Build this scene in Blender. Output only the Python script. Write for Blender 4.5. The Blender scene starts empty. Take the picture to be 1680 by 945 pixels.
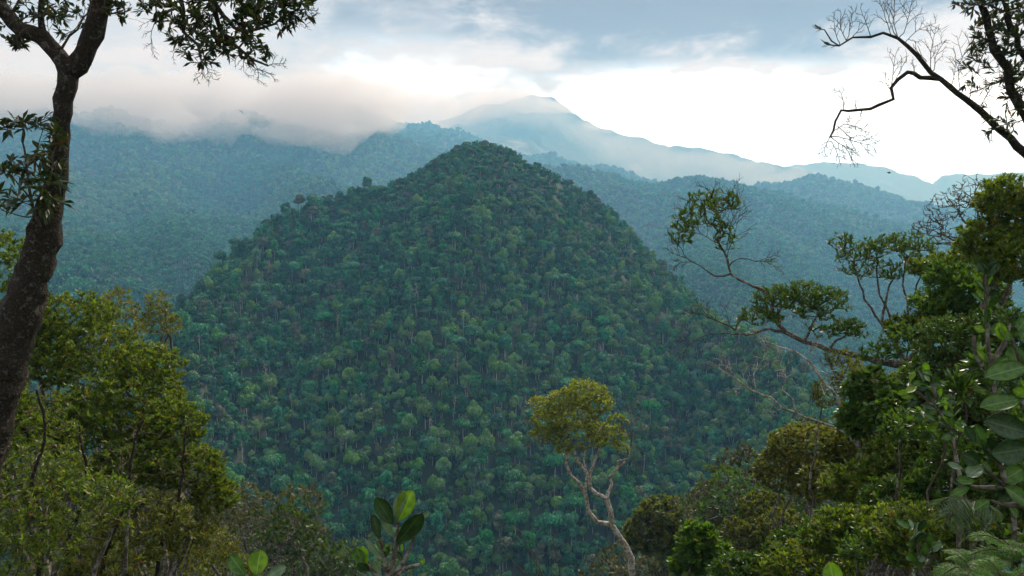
import bpy, math, random
import numpy as np
from mathutils import Vector

rng = np.random.default_rng(7)
random.seed(7)
scene = bpy.context.scene
col = scene.collection

# ------------------------------------------------------------------ camera
F = 1318.0                       # focal length in photograph pixels
PITCH = math.atan(172.5 / F)
cam_d = bpy.data.cameras.new("camera")
cam = bpy.data.objects.new("camera", cam_d)
col.objects.link(cam)
cam_d.sensor_width = 36
cam_d.lens = 36 * F / 1680
cam_d.clip_start = 0.05
cam_d.clip_end = 60000
cam.location = (0, 0, 0)
cam.rotation_euler = (math.radians(90) - PITCH, 0, 0)
scene.camera = cam


def ray(px, py):
    u = (px - 840.0) / F
    v = (472.5 - py) / F
    cp, sp = math.cos(PITCH), math.sin(PITCH)
    return np.array([u, cp + sp * v, -sp + cp * v])


def P(px, py, d):
    r = ray(px, py)
    return r * (d / r[1])


# ------------------------------------------------------------------ world, sun, exposure
SUN_EL, SUN_AZ = math.radians(38), math.radians(25)      # azimuth clockwise from +Y
scene.view_settings.view_transform = 'Standard'
scene.view_settings.look = 'None'
scene.view_settings.gamma = 1
scene.view_settings.use_curve_mapping = False
scene.view_settings.exposure = 0.2
scene.render.engine = 'CYCLES'
cy = scene.cycles
cy.use_denoising = True
try:
    cy.denoiser = 'OPENIMAGEDENOISE'
    cy.denoising_input_passes = 'RGB_ALBEDO_NORMAL'
except Exception:
    pass
cy.max_bounces = 6
cy.diffuse_bounces = 3
cy.glossy_bounces = 2
cy.transmission_bounces = 3
cy.transparent_max_bounces = 8
cy.volume_bounces = 1
cy.use_adaptive_sampling = True
cy.adaptive_threshold = 0.02

world = bpy.data.worlds.new("World")
scene.world = world
world.use_nodes = True


class NT:
    """small helper around a node tree"""
    def __init__(self, nt):
        self.nt = nt

    def n(self, t, **kw):
        nd = self.nt.nodes.new(t)
        for k, v in kw.items():
            setattr(nd, k, v)
        return nd

    def l(self, a, b):
        self.nt.links.new(a, b)

    def setin(self, sock, v):
        if isinstance(v, bpy.types.NodeSocket):
            self.l(v, sock)
        else:
            sock.default_value = v

    def math(self, op, a, b=0.0, c=None, clamp=False):
        m = self.n('ShaderNodeMath', operation=op, use_clamp=clamp)
        self.setin(m.inputs[0], a)
        self.setin(m.inputs[1], b)
        if c is not None:
            self.setin(m.inputs[2], c)
        return m.outputs[0]

    def maprange(self, v, a, b, c=0.0, d=1.0, smooth=True):
        m = self.n('ShaderNodeMapRange')
        m.interpolation_type = 'SMOOTHSTEP' if smooth else 'LINEAR'
        self.setin(m.inputs['Value'], v)
        m.inputs['From Min'].default_value = a
        m.inputs['From Max'].default_value = b
        m.inputs['To Min'].default_value = c
        m.inputs['To Max'].default_value = d
        return m.outputs[0]

    def mix(self, f, a, b, mode='MIX'):
        m = self.n('ShaderNodeMix', data_type='RGBA', blend_type=mode)
        self.setin(m.inputs[0], f)
        self.setin(m.inputs[6], a if isinstance(a, bpy.types.NodeSocket) else (*a, 1))
        self.setin(m.inputs[7], b if isinstance(b, bpy.types.NodeSocket) else (*b, 1))
        return m.outputs[2]

    def noise(self, vec, scale, detail=4, rough=0.5, dist=0.0):
        m = self.n('ShaderNodeTexNoise')
        if vec is not None:
            self.l(vec, m.inputs['Vector'])
        m.inputs['Scale'].default_value = scale
        m.inputs['Detail'].default_value = detail
        m.inputs['Roughness'].default_value = rough
        m.inputs['Distortion'].default_value = dist
        return m.outputs['Fac']


w = NT(world.node_tree)
for nd in list(w.nt.nodes):
    w.nt.nodes.remove(nd)
tc = w.n('ShaderNodeTexCoord')
gen = tc.outputs['Generated']
mp = w.n('ShaderNodeMapping')
mp.inputs['Scale'].default_value = (1, 1, 2.6)
w.l(gen, mp.inputs['Vector'])
sky = w.n('ShaderNodeTexSky')
sky.sky_type = 'NISHITA'
sky.sun_disc = False
sky.sun_elevation = SUN_EL
sky.sun_rotation = SUN_AZ
sky.dust_density = 2.0
skyc = w.n('ShaderNodeVectorMath', operation='SCALE')
w.l(sky.outputs[0], skyc.inputs[0])
skyc.inputs['Scale'].default_value = 1.0


def lobe(px, py, inner, outer):
    """1 inside an angular radius (deg) round a direction, 0 outside"""
    d = ray(px, py)
    d = d / np.linalg.norm(d)
    v = w.n('ShaderNodeVectorMath', operation='NORMALIZE')
    w.l(gen, v.inputs[0])
    v2 = w.n('ShaderNodeVectorMath', operation='SUBTRACT')
    w.l(v.outputs[0], v2.inputs[0])
    v2.inputs[1].default_value = tuple(d)
    v3 = w.n('ShaderNodeVectorMath', operation='MULTIPLY')
    w.l(v2.outputs[0], v3.inputs[0])
    v3.inputs[1].default_value = (1, 1, 2.4)
    v4 = w.n('ShaderNodeVectorMath', operation='LENGTH')
    w.l(v3.outputs[0], v4.inputs[0])
    wob = w.math('ADD', w.math('MULTIPLY', w.math('SUBTRACT', n_big, 0.5), 0.34), w.math('MULTIPLY', w.math('SUBTRACT', n_fine, 0.5), 0.20))
    dd = w.math('ADD', v4.outputs['Value'], wob)
    return w.maprange(dd, math.radians(outer), math.radians(inner))


n_big = w.noise(mp.outputs[0], 7.0, 8, 0.6, 0.35)
n_fine = w.noise(mp.outputs[0], 17.0, 7, 0.6, 0.5)
# cloud deck, grey to light grey
deck = w.mix(w.maprange(n_big, 0.32, 0.68), (0.55, 0.60, 0.68), (0.95, 0.95, 0.97))
deck = w.mix(w.math('MULTIPLY', w.maprange(n_fine, 0.40, 0.65), 0.35), deck, (1.0, 0.97, 0.97))
# a darker belly overhead to the right
dark = w.math('MAXIMUM', lobe(1180, -150, 18, 26), lobe(820, -190, 12, 25))
deck = w.mix(w.math('MULTIPLY', dark, 0.92), deck, (0.17, 0.10, 0.07))
# thin bright break where the sun stands behind
glow = w.math('MAXIMUM', lobe(1150, 225, 7, 14), lobe(1520, 255, 8, 16))
glow = w.math('MAXIMUM', glow, w.math('MULTIPLY', lobe(690, 150, 0.5, 8), 0.5))
glow = w.math('MULTIPLY', glow, w.math('SUBTRACT', 1.0, dark))
deck = w.mix(glow, deck, (2.6, 3.7, 5.2))
sepz = w.n('ShaderNodeSeparateXYZ')
w.l(gen, sepz.inputs[0])
# higher up the deck is more evenly lit and lets some blue through
high = w.maprange(sepz.outputs[2], 0.3, 0.7)
lowb = w.maprange(sepz.outputs[2], 0.13, 0.02)
deck = w.mix(lowb, deck, w.mix(1.0, deck, (0.62, 1.0, 1.8), 'MULTIPLY'))
deck = w.mix(high, deck, (0.72, 0.80, 0.92))
deck = w.mix(1.0, deck, (0.95, 0.95, 0.98), 'MULTIPLY')
gap = w.math('MULTIPLY', w.math('MULTIPLY', w.maprange(n_fine, 0.66, 0.82), 0.05), w.math('SUBTRACT', 1.0, dark))
bg1 = w.n('ShaderNodeBackground')
w.l(deck, bg1.inputs[0])
bg1.inputs[1].default_value = 0.9
bg2 = w.n('ShaderNodeBackground')
w.l(skyc.outputs[0], bg2.inputs[0])
bg2.inputs[1].default_value = 0.12
mixs = w.n('ShaderNodeMixShader')
w.l(gap, mixs.inputs[0])
w.l(bg1.outputs[0], mixs.inputs[1])
w.l(bg2.outputs[0], mixs.inputs[2])
wo = w.n('ShaderNodeOutputWorld')
w.l(mixs.outputs[0], wo.inputs['Surface'])
world.cycles.sampling_method = 'MANUAL'
world.cycles.sample_map_resolution = 512

sun_d = bpy.data.lights.new("sun", 'SUN')
sun_d.energy = 3.4
sun_d.angle = math.radians(12)
sun_d.color = (1.0, 0.97, 0.92)
sun = bpy.data.objects.new("sun", sun_d)
col.objects.link(sun)
sd = Vector((math.sin(SUN_AZ) * math.cos(SUN_EL), math.cos(SUN_AZ) * math.cos(SUN_EL), math.sin(SUN_EL)))
sun.rotation_euler = sd.to_track_quat('Z', 'Y').to_euler()


# ------------------------------------------------------------------ helpers
def link(o):
    col.objects.link(o)
    return o


def tag(o, label=None, cat=None, group=None, kind=None):
    if label:
        o['label'] = label
    if cat:
        o['category'] = cat
    if group:
        o['group'] = group
    if kind:
        o['kind'] = kind
    return o


def empty(name, loc):
    o = bpy.data.objects.new(name, None)
    o.empty_display_size = 0.3
    o.location = tuple(loc)
    return link(o)


def mesh_np(name, verts, quads=None, tris=None, tint=None, smooth=True, mats=(), matidx=None, var=None):
    """mesh from numpy arrays; tint/var = per vertex floats stored as attributes"""
    me = bpy.data.meshes.new(name)
    verts = np.asarray(verts, dtype=np.float32)
    me.vertices.add(len(verts))
    me.vertices.foreach_set('co', verts.ravel())
    loops, starts, tot = [], [], 0
    if quads is not None and len(quads):
        q = np.asarray(quads, dtype=np.int32)
        loops.append(q.ravel())
        starts.append(np.arange(len(q), dtype=np.int32) * 4)
        tot = len(q) * 4
    if tris is not None and len(tris):
        t = np.asarray(tris, dtype=np.int32)
        loops.append(t.ravel())
        starts.append(tot + np.arange(len(t), dtype=np.int32) * 3)
    loops = np.concatenate(loops)
    starts = np.concatenate(starts)
    me.loops.add(len(loops))
    me.loops.foreach_set('vertex_index', loops)
    me.polygons.add(len(starts))
    me.polygons.foreach_set('loop_start', starts)
    if smooth:
        me.polygons.foreach_set('use_smooth', np.ones(len(starts), dtype=bool))
    if matidx is not None:
        me.polygons.foreach_set('material_index', np.asarray(matidx, dtype=np.int32))
    me.update(calc_edges=True)
    for nm, arr in (('tint', tint), ('var', var)):
        if arr is not None:
            at = me.attributes.new(nm, 'FLOAT', 'POINT')
            at.data.foreach_set('value', np.asarray(arr, dtype=np.float32))
    for m in mats:
        me.materials.append(m)
    return me


def obj(name, me, parent=None, loc=(0, 0, 0)):
    o = bpy.data.objects.new(name, me)
    o.location = tuple(loc)
    if parent is not None:
        o.parent = parent
    return link(o)


def hash2(ix, iy, seed):
    h = (ix.astype(np.int64) * 374761393 + iy.astype(np.int64) * 668265263 + seed * 1442695041) & 0x7fffffff
    h = (h ^ (h >> 13)) * 1274126177 & 0x7fffffff
    h = (h ^ (h >> 16)) & 0xffffff
    return h / float(0xffffff)


def vnoise(x, y, seed=0):
    ix, iy = np.floor(x), np.floor(y)
    fx, fy = x - ix, y - iy
    ix, iy = ix.astype(np.int64), iy.astype(np.int64)
    fx = fx * fx * fx * (fx * (fx * 6 - 15) + 10)
    fy = fy * fy * fy * (fy * (fy * 6 - 15) + 10)
    a, b = hash2(ix, iy, seed), hash2(ix + 1, iy, seed)
    c, d = hash2(ix, iy + 1, seed), hash2(ix + 1, iy + 1, seed)
    return (a + (b - a) * fx) * (1 - fy) + (c + (d - c) * fx) * fy


def fbm(x, y, seed=0, octs=5, ridged=False):
    s, amp, tot = 0, 1.0, 0
    for o in range(octs):
        v = vnoise(x * 2 ** o + 17.3 * o, y * 2 ** o - 9.1 * o, seed + o)
        v = 1 - abs(2 * v - 1) if ridged else v * 2 - 1
        s = s + v * amp
        tot += amp
        amp *= 0.5
    return s / tot


# ------------------------------------------------------------------ terrain
# ridge lines as (photo x, photo y, distance); slope, rounding
RIDGES = {
    'hill': ([(808, 266, 800), (775, 265, 800), (748, 276, 800), (715, 291, 800), (660, 316, 785), (600, 334, 770), (525, 362, 740), (465, 396, 700), (420, 428, 650),
              (378, 472, 600), (348, 522, 560), (325, 566, 520), (312, 640, 470), (305, 740, 410)], 0.53, 14),
    'hill2': ([(790, 265, 800), (832, 274, 810), (890, 300, 810), (935, 334, 800), (978, 374, 780), (1022, 428, 740), (1070, 482, 700),
               (1130, 520, 640), (1200, 578, 580), (1262, 640, 520), (1285, 720, 460), (1265, 800, 410)], 0.53, 14),
    'right_spur': ([(1120, 525, 1000), (1200, 560, 820), (1300, 640, 620), (1400, 740, 480), (1500, 880, 430)], 0.5, 12),
    'right_ridge': ([(905, 282, 1900), (950, 279, 1900), (985, 292, 1900), (1060, 300, 1950), (1120, 297, 1950), (1160, 308, 1950), (1230, 326, 2000)], 0.30, 10),
    'right_ridge2': ([(1185, 330, 2200), (1240, 318, 2200), (1330, 308, 2200), (1390, 317, 2200), (1450, 326, 2200), (1520, 340, 2200),
                      (1620, 360, 2100), (1760, 380, 2000), (2000, 400, 1900)], 0.27, 10),
    'rr_spur': ([(1330, 308, 2200), (1290, 380, 1700), (1240, 450, 950)], 0.5, 10),
    'rr_spur2': ([(1520, 340, 2200), (1500, 410, 1650), (1440, 490, 900)], 0.5, 10),
    'rr_spur3': ([(1060, 300, 1950), (1130, 360, 1600), (1180, 450, 900)], 0.5, 10),
    'left_ridge': ([(-300, 190, 2300), (-50, 195, 2300), (60, 205, 2300), (130, 205, 2250), (190, 205, 2250), (260, 228, 2250), (340, 222, 2300), (430, 200, 2400),
                    (520, 197, 2500), (570, 222, 2500), (620, 255, 2480), (655, 285, 2450), (690, 310, 2400)], 0.30, 12),
    'l_spur1': ([(190, 205, 2250), (215, 280, 1700), (260, 350, 1150), (300, 430, 800)], 0.5, 10),
    'l_spur2': ([(340, 222, 2300), (400, 268, 1950), (470, 300, 1650), (530, 330, 1400)], 0.5, 10),
    'l_spur3': ([(60, 205, 2300), (90, 270, 1650), (110, 360, 1050), (160, 440, 720)], 0.5, 10),
    'l_spur4': ([(260, 350, 1500), (330, 360, 1330), (410, 388, 1200)], 0.5, 10),
    'l_spur5': ([(-200, 250, 1900), (-60, 300, 1400), (20, 380, 900), (60, 450, 680), (90, 520, 520)], 0.5, 10),
    'left_back': ([(350, 200, 3000), (440, 188, 3000), (520, 184, 3000), (570, 186, 3000), (605, 208, 3000), (650, 232, 3000), (700, 262, 3000), (760, 300, 2900)], 0.25, 20),
}


for _k in RIDGES:      # the central hill is near, everything beyond it far back
    _p, _s, _r = RIDGES[_k]
    _f = 0.5 if _k.startswith('hill') else {'left_back': 1.05, 'right_ridge2': 1.15, 'rr_spur': 1.1, 'rr_spur2': 1.1, 'right_ridge': .9, 'rr_spur3': .85, 'right_spur': .9}.get(_k, .85)
    RIDGES[_k] = ([(a, b, c * _f) for a, b, c in _p], _s, _r)


def ridge_height(x, y, names):
    h = np.full(x.shape, -1e9)
    for nm in names:
        pts, s, rnd = RIDGES[nm]
        pts = [P(*p) for p in pts]
        for a, b in zip(pts[:-1], pts[1:]):
            dx, dy = b[0] - a[0], b[1] - a[1]
            t = np.clip(((x - a[0]) * dx + (y - a[1]) * dy) / (dx * dx + dy * dy), 0, 1)
            dist = np.hypot(x - a[0] - t * dx, y - a[1] - t * dy)
            sl = s
            if nm.startswith('hill'):     # the cone falls away faster to its sides than towards the camera
                dist = np.hypot((x - a[0] - t * dx) * 2.5, y - a[1] - t * dy)
            hh = a[2] + (b[2] - a[2]) * t - sl * (np.sqrt(dist ** 2 + rnd ** 2) - rnd)
            k = 6.0
            m = np.maximum(h, hh)
            h = m + k * np.log1p(np.exp(-np.abs(h - hh) / k))
            h = np.where(m < -1e8, hh, h)
    return h


def near_height(x, y):
    """the slope the photographer stands on"""
    r = np.hypot(x, y)
    az = np.degrees(np.arctan2(x, np.maximum(y, 1e-3)))
    az = np.where(y < 0, np.sign(x) * 90, az)
    side = np.clip((np.abs(az + 1.5) - 5) / 14.0, 0, 1)
    side = side * side * (3 - 2 * side)
    slope = 0.65 - 0.18 * side
    h = -1.65 - slope * np.maximum(r - 0.6, 0)
    # behind the camera the ground rises
    h = np.where(y < 0, -1.65 + (-y) * 0.12 - slope * np.abs(x) * 0.8, h)
    h = h + 0.25 * fbm(x / 3.0, y / 3.0, 5, 3) * np.clip(r / 3, 0, 1) + 5 * fbm(x / 60, y / 60, 9, 3) * np.clip((r - 30) / 80, 0, 1)
    return h


HILLS = [k for k in RIDGES]


def height(x, y):
    x = np.asarray(x, float)
    y = np.asarray(y, float)
    h = ridge_height(x, y, HILLS)
    r = np.hypot(x, y)
    amp = np.clip((r - 300) / 900, 0.12, 1) * 26
    # gullies
    wx = x + 60 * fbm(x / 300, y / 300, 31, 2)
    wy = y + 60 * fbm(x / 300, y / 300, 47, 2)
    far_ = np.clip((r - 750) / 500, 0, 1)
    h = h + amp * (fbm(wx / 260, wy / 420, 3, 4, True) - 0.62) * (1 + 1.9 * far_)
    # spurs and hollows fanning out from the summit of the central hill
    pk = P(790, 254, 400)
    dk = np.hypot(x - pk[0], y - pk[1])
    th = np.arctan2(x - pk[0], y - pk[1] + 1e-6)
    fan = fbm(np.cos(th) * 3.1 + 9, np.sin(th) * 3.1 + dk / 260, 613, 4, True) - .6
    h = h + 19 * fan * np.clip((dk - 12) / 85, 0, 1) * (r < 480)
    hn = near_height(x, y)
    floor_ = -245 + 6 * fbm(x / 90, y / 90, 77, 3)
    h = np.maximum(np.maximum(h, hn), floor_)
    return h


az1 = np.radians(np.concatenate([np.linspace(-180, -50, 40)[:-1], np.linspace(-50, 50, 520), np.linspace(50, 180, 40)[1:]]))
rr = np.concatenate([[0.01], np.geomspace(0.8, 4800, 490), [5500, 6400, 7400]])
AZ, RR = np.meshgrid(az1, rr, indexing='ij')
GX, GY = RR * np.sin(AZ), RR * np.cos(AZ)
GZ = height(GX, GY)
NA, NR = GZ.shape
ii = np.arange(NA * NR).reshape(NA, NR)
q = np.stack([ii[:-1, :-1].ravel(), ii[:-1, 1:].ravel(), ii[1:, 1:].ravel(), ii[1:, :-1].ravel()], 1)
q = q[:, ::-1]


def mat_new(name):
    m = bpy.data.materials.new(name)
    m.use_nodes = True
    t = NT(m.node_tree)
    bs = m.node_tree.nodes['Principled BSDF']
    return m, t, bs


def mat_ground():
    m, t, bs = mat_new('forest_floor')
    g = t.n('ShaderNodeNewGeometry').outputs['Position']
    n1 = t.noise(g, 0.02, 6, 0.6)
    n2 = t.noise(g, 1.5, 5, 0.6)
    c = t.mix(t.maprange(n1, 0.35, 0.65), (0.018, 0.036, 0.018), (0.035, 0.055, 0.022))
    c = t.mix(t.maprange(n2, 0.45, 0.7), c, (0.030, 0.022, 0.014))
    t.l(c, bs.inputs['Base Color'])
    bs.inputs['Roughness'].default_value = 0.9
    bp = t.n('ShaderNodeBump')
    bp.inputs['Strength'].default_value = 0.7
    bp.inputs['Distance'].default_value = 0.2
    t.l(n2, bp.inputs['Height'])
    t.l(bp.outputs[0], bs.inputs['Normal'])
    return m


M_ground = mat_ground()
terrain = obj('terrain', mesh_np('terrain', np.stack([GX.ravel(), GY.ravel(), GZ.ravel()], 1), q, mats=[M_ground]))
tag(terrain, 'steep forested valley terrain with the cone shaped hill in the middle', 'terrain', kind='structure')

# horizon profile per azimuth, to leave out trees hidden behind crests
ELEV = (GZ) / np.maximum(RR, 1e-3)
CUM = np.maximum.accumulate(ELEV, axis=1)


def visible(x, y, ztop, margin=0.012):
    az = np.arctan2(x, y)
    r = np.hypot(x, y)
    ia = np.clip(np.searchsorted(az1, az), 1, NA - 1)
    ir = np.clip(np.searchsorted(rr, r * 0.985) - 1, 0, NR - 1)
    c = np.minimum(CUM[ia, ir], CUM[np.clip(ia - 4, 0, NA - 1), ir])
    c = np.minimum(c, CUM[np.clip(ia + 4, 0, NA - 1), ir])
    return ztop / r > c - margin


# ------------------------------------------------------------------ far mountains, each its own ridge sheet
def far_mountain(name, label, pts, s_front, s_back, base, amp, scale, seed, mat, nx=360, ny=110, depth=1.0):
    pts = [P(*p) for p in pts]
    px = np.array([p[0] for p in pts]); py = np.array([p[1] for p in pts]); pz = np.array([p[2] for p in pts])
    xs = np.linspace(px[0], px[-1], nx)
    cyy = np.interp(xs, px, py); czz = np.interp(xs, px, pz)
    t = np.linspace(-1, 1, ny)
    t = np.sign(t) * np.abs(t) ** 1.4
    zmax = pz.max() - base
    X = np.repeat(xs[:, None], ny, 1)
    Y = cyy[:, None] + t[None, :] * depth * zmax / s_front
    D = np.abs(Y - cyy[:, None])
    sl = np.where(t[None, :] < 0, s_front, s_back)
    Z = czz[:, None] - sl * (np.sqrt(D ** 2 + 40 ** 2) - 40)
    fall = np.clip(D / 600, 0.0, 1)
    wx = X + scale * .3 * fbm(X / scale, Y / scale, seed + 9, 3)
    Z = Z + amp * (fbm(wx / scale, Y / (scale * 1.8), seed, 6, True) - 0.62) * (0.12 + fall)
    Z = Z + amp * 0.10 * fbm(X / (scale * 0.1), Y / (scale * 0.1), seed + 3, 4)
    Z = np.maximum(Z, base + 2 * fbm(X / 300, Y / 300, seed + 5, 3))
    Z[:, 0] = base - 30
    Z[:, -1] = base - 30
    i = np.arange(nx * ny).reshape(nx, ny)
    q = np.stack([i[:-1, :-1].ravel(), i[1:, :-1].ravel(), i[1:, 1:].ravel(), i[:-1, 1:].ravel()], 1)
    o = obj(name, mesh_np(name, np.stack([X.ravel(), Y.ravel(), Z.ravel()], 1), q, mats=[mat]))
    tag(o, label, 'mountain', kind='structure')
    return o


def mat_far(name, pale):
    m, t, bs = mat_new(name)
    g = t.n('ShaderNodeNewGeometry').outputs['Position']
    n1 = t.noise(g, 0.0035, 8, 0.65)
    n2 = t.noise(g, 0.03, 5, 0.7)
    c = t.mix(t.maprange(n2, 0.35, 0.65), (0.03, 0.055, 0.03), (0.06, 0.09, 0.04))
    c = t.mix(t.maprange(n1, 0.60 - pale, 0.72 - pale), c, (0.34, 0.31, 0.26))
    t.l(c, bs.inputs['Base Color'])
    bs.inputs['Roughness'].default_value = 0.95
    bp = t.n('ShaderNodeBump')
    bp.inputs['Strength'].default_value = 1.0
    bp.inputs['Distance'].default_value = 12
    t.l(n2, bp.inputs['Height'])
    t.l(bp.outputs[0], bs.inputs['Normal'])
    return m


M_far = mat_far('far_slope', 0.0)
M_farp = mat_far('far_slope_scarred', 0.12)
far_mountain('mountain', 'pale scarred ridge just behind the summit of the central hill',
             [(560, 300, 3800), (620, 268, 3800), (660, 246, 3800), (710, 232, 3800), (770, 222, 3800), (830, 224, 3800), (870, 230, 3800), (905, 252, 3800),
              (950, 285, 3800), (1010, 310, 3800)], 0.5, 0.6, -240, 110, 420, 21, M_farp)
far_mountain('mountain', 'tall pale blue mountain with its summit in the clouds',
             [(380, 250, 4600), (560, 228, 4600), (640, 214, 4600), (700, 205, 4600), (750, 192, 4600), (790, 172, 4600), (830, 166, 4600), (870, 156, 4600), (905, 157, 4600),
              (935, 178, 4600), (962, 199, 4600), (1000, 214, 4600), (1050, 226, 4600), (1100, 240, 4600), (1150, 240, 4600), (1200, 254, 4600),
              (1250, 268, 4600), (1330, 284, 4600), (1420, 306, 4600), (1500, 330, 4600)], 0.5, 0.6, -240, 170, 620, 51, M_far)
far_mountain('mountain', 'faint far ridge under the bright sky on the right',
             [(1150, 300, 6200), (1230, 285, 6200), (1290, 274, 6200), (1350, 267, 6200), (1400, 266, 6200), (1450, 274, 6200), (1500, 290, 6200), (1530, 304, 6200),
              (1548, 290, 6200), (1570, 286, 6200), (1620, 288, 6200), (1700, 280, 6200), (1850, 290, 6200), (2000, 300, 6200)], 0.5, 0.6, -240, 140, 700, 81, M_far)

# ------------------------------------------------------------------ haze
HZ_TOP = 600.0
hv = bpy.data.meshes.new('haze')
X0, X1, Y0, Y1, Z0, Z1 = -7600, 7600, -7600, 7600, -300.0, HZ_TOP
vs = [(x, y, z) for x in (X0, X1) for y in (Y0, Y1) for z in (Z0, Z1)]
fs = [(0, 1, 3, 2), (4, 6, 7, 5), (0, 4, 5, 1), (2, 3, 7, 6), (0, 2, 6, 4), (1, 5, 7, 3)]
hv.from_pydata(vs, [], fs)
mh = bpy.data.materials.new('haze_air')
mh.use_nodes = True
th = NT(mh.node_tree)
for nd in list(mh.node_tree.nodes):
    mh.node_tree.nodes.remove(nd)
pv = th.n('ShaderNodeVolumePrincipled')
pv.inputs['Color'].default_value = (0.25, 0.62, 1.0, 1)
pv.inputs['Absorption Color'].default_value = (1, 1, 1, 1)
pv.inputs['Density'].default_value = 0.00033
pv.inputs['Anisotropy'].default_value = 0.2
ho = th.n('ShaderNodeOutputMaterial')
th.l(pv.outputs[0], ho.inputs['Volume'])
hv.materials.append(mh)
haze = obj('haze', hv)
tag(haze, 'blue mountain haze filling the valley', 'haze', kind='stuff')


def mist(name, label, puffs, dens, voxel):
    V, Fc = [], []
    import bmesh
    bm = bmesh.new()
    for (px, py, d, rx, ry, rz) in puffs:
        c = P(px, py, d)
        r = bmesh.ops.create_icosphere(bm, subdivisions=3, radius=1.0)
        for v in r['verts']:
            v.co = Vector((v.co.x * rx + c[0], v.co.y * ry + c[1], v.co.z * rz + c[2]))
    me = bpy.data.meshes.new(name)
    bm.to_mesh(me)
    bm.free()
    o = obj(name, me)
    rm = o.modifiers.new('merge', 'REMESH')
    rm.mode = 'VOXEL'
    rm.voxel_size = voxel
    sm = o.modifiers.new('soften', 'SMOOTH')
    sm.iterations = 6
    tx = bpy.data.textures.new(name, 'CLOUDS')
    tx.noise_scale = voxel * 7
    tx.noise_depth = 4
    dp = o.modifiers.new('billow', 'DISPLACE')
    dp.texture = tx
    dp.texture_coords = 'GLOBAL'
    dp.strength = voxel * 7
    m = bpy.data.materials.new(name)
    m.use_nodes = True
    t = NT(m.node_tree)
    for nd in list(m.node_tree.nodes):
        m.node_tree.nodes.remove(nd)
    v = t.n('ShaderNodeVolumePrincipled')
    v.inputs['Color'].default_value = (0.88, 0.95, 1, 1)
    v.inputs['Absorption Color'].default_value = (1, 1, 1, 1)
    v.inputs['Density'].default_value = dens
    v.inputs['Anisotropy'].default_value = 0.5
    oo = t.n('ShaderNodeOutputMaterial')
    t.l(v.outputs[0], oo.inputs['Volume'])
    me.materials.append(m)
    tag(o, label, 'mist', kind='stuff')
    return o


rgm = np.random.default_rng(12)
puffs = []
for i in range(26):
    px = -60 + i * 26 + rgm.normal() * 12
    d = rgm.uniform(1740, 2050)
    py = 172 + rgm.normal() * 10 - max(0, px - 430) * 0.03
    puffs.append((px, py, d, rgm.uniform(90, 155), rgm.uniform(120, 210), rgm.uniform(46, 76)))
for i in range(16):
    puffs.append((rgm.uniform(120, 640), rgm.uniform(196, 222), rgm.uniform(1640, 1760), rgm.uniform(45, 85), rgm.uniform(40, 70), rgm.uniform(20, 32)))
mist('mist', 'cloud bank swallowing the crests of the mountains on the left', puffs, 0.0075, 11)
puffs = [(925, 178, 4384, 102.75, 102.75, 31.51), (860, 176, 4384, 178.1, 123.3, 47.95), (835, 168, 4363.5, 231.53, 142.48, 71.24), (790, 185, 4363.5, 213.72, 142.48, 62.335), (740, 190, 4363.5, 231.53, 142.48, 62.335), (680, 195, 4363.5, 231.53, 142.48, 71.24), (620, 195, 4363.5, 231.53, 142.48, 71.24),
         (905, 172, 4318.9, 106.86, 106.86, 32.058), (880, 182, 4318.9, 124.67, 106.86, 35.62), (700, 170, 4363.5, 178.1, 142.48, 80.145)]
mist('mist', 'thin cloud caught on the left shoulder of the tall blue mountain', puffs, 0.0065, 19)
puffs = [(975, 208, 4452.5, 71.24, 80.145, 26.715), (1000, 212, 4452.5, 62.335, 71.24, 23.153), (1040, 216, 4452.5, 80.145, 80.145, 23.153), (1065, 209, 4452.5, 53.43, 71.24, 30.277), (1090, 226, 4452.5, 53.43, 71.24, 17.81)]
mist('mist', 'small wisps rising off the right ridge of the tall blue mountain', puffs, 0.0040, 11)


puffs = [(x_, y_ + 22, 4150 + (i_ % 3) * 60, 190, 150, 62) for i_, (x_, y_) in enumerate([(700, 200), (760, 190), (820, 175), (880, 172), (930, 196), (985, 214), (1040, 226), (1100, 238), (1160, 244), (1220, 258), (1290, 274),
                                                                           (720, 235), (800, 225), (880, 220), (960, 245), (1050, 262), (1140, 275), (1230, 288)])]
mist('mist', 'thin pale veil of mist drifting before the tall blue mountain', puffs, 0.0016, 18)


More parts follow.
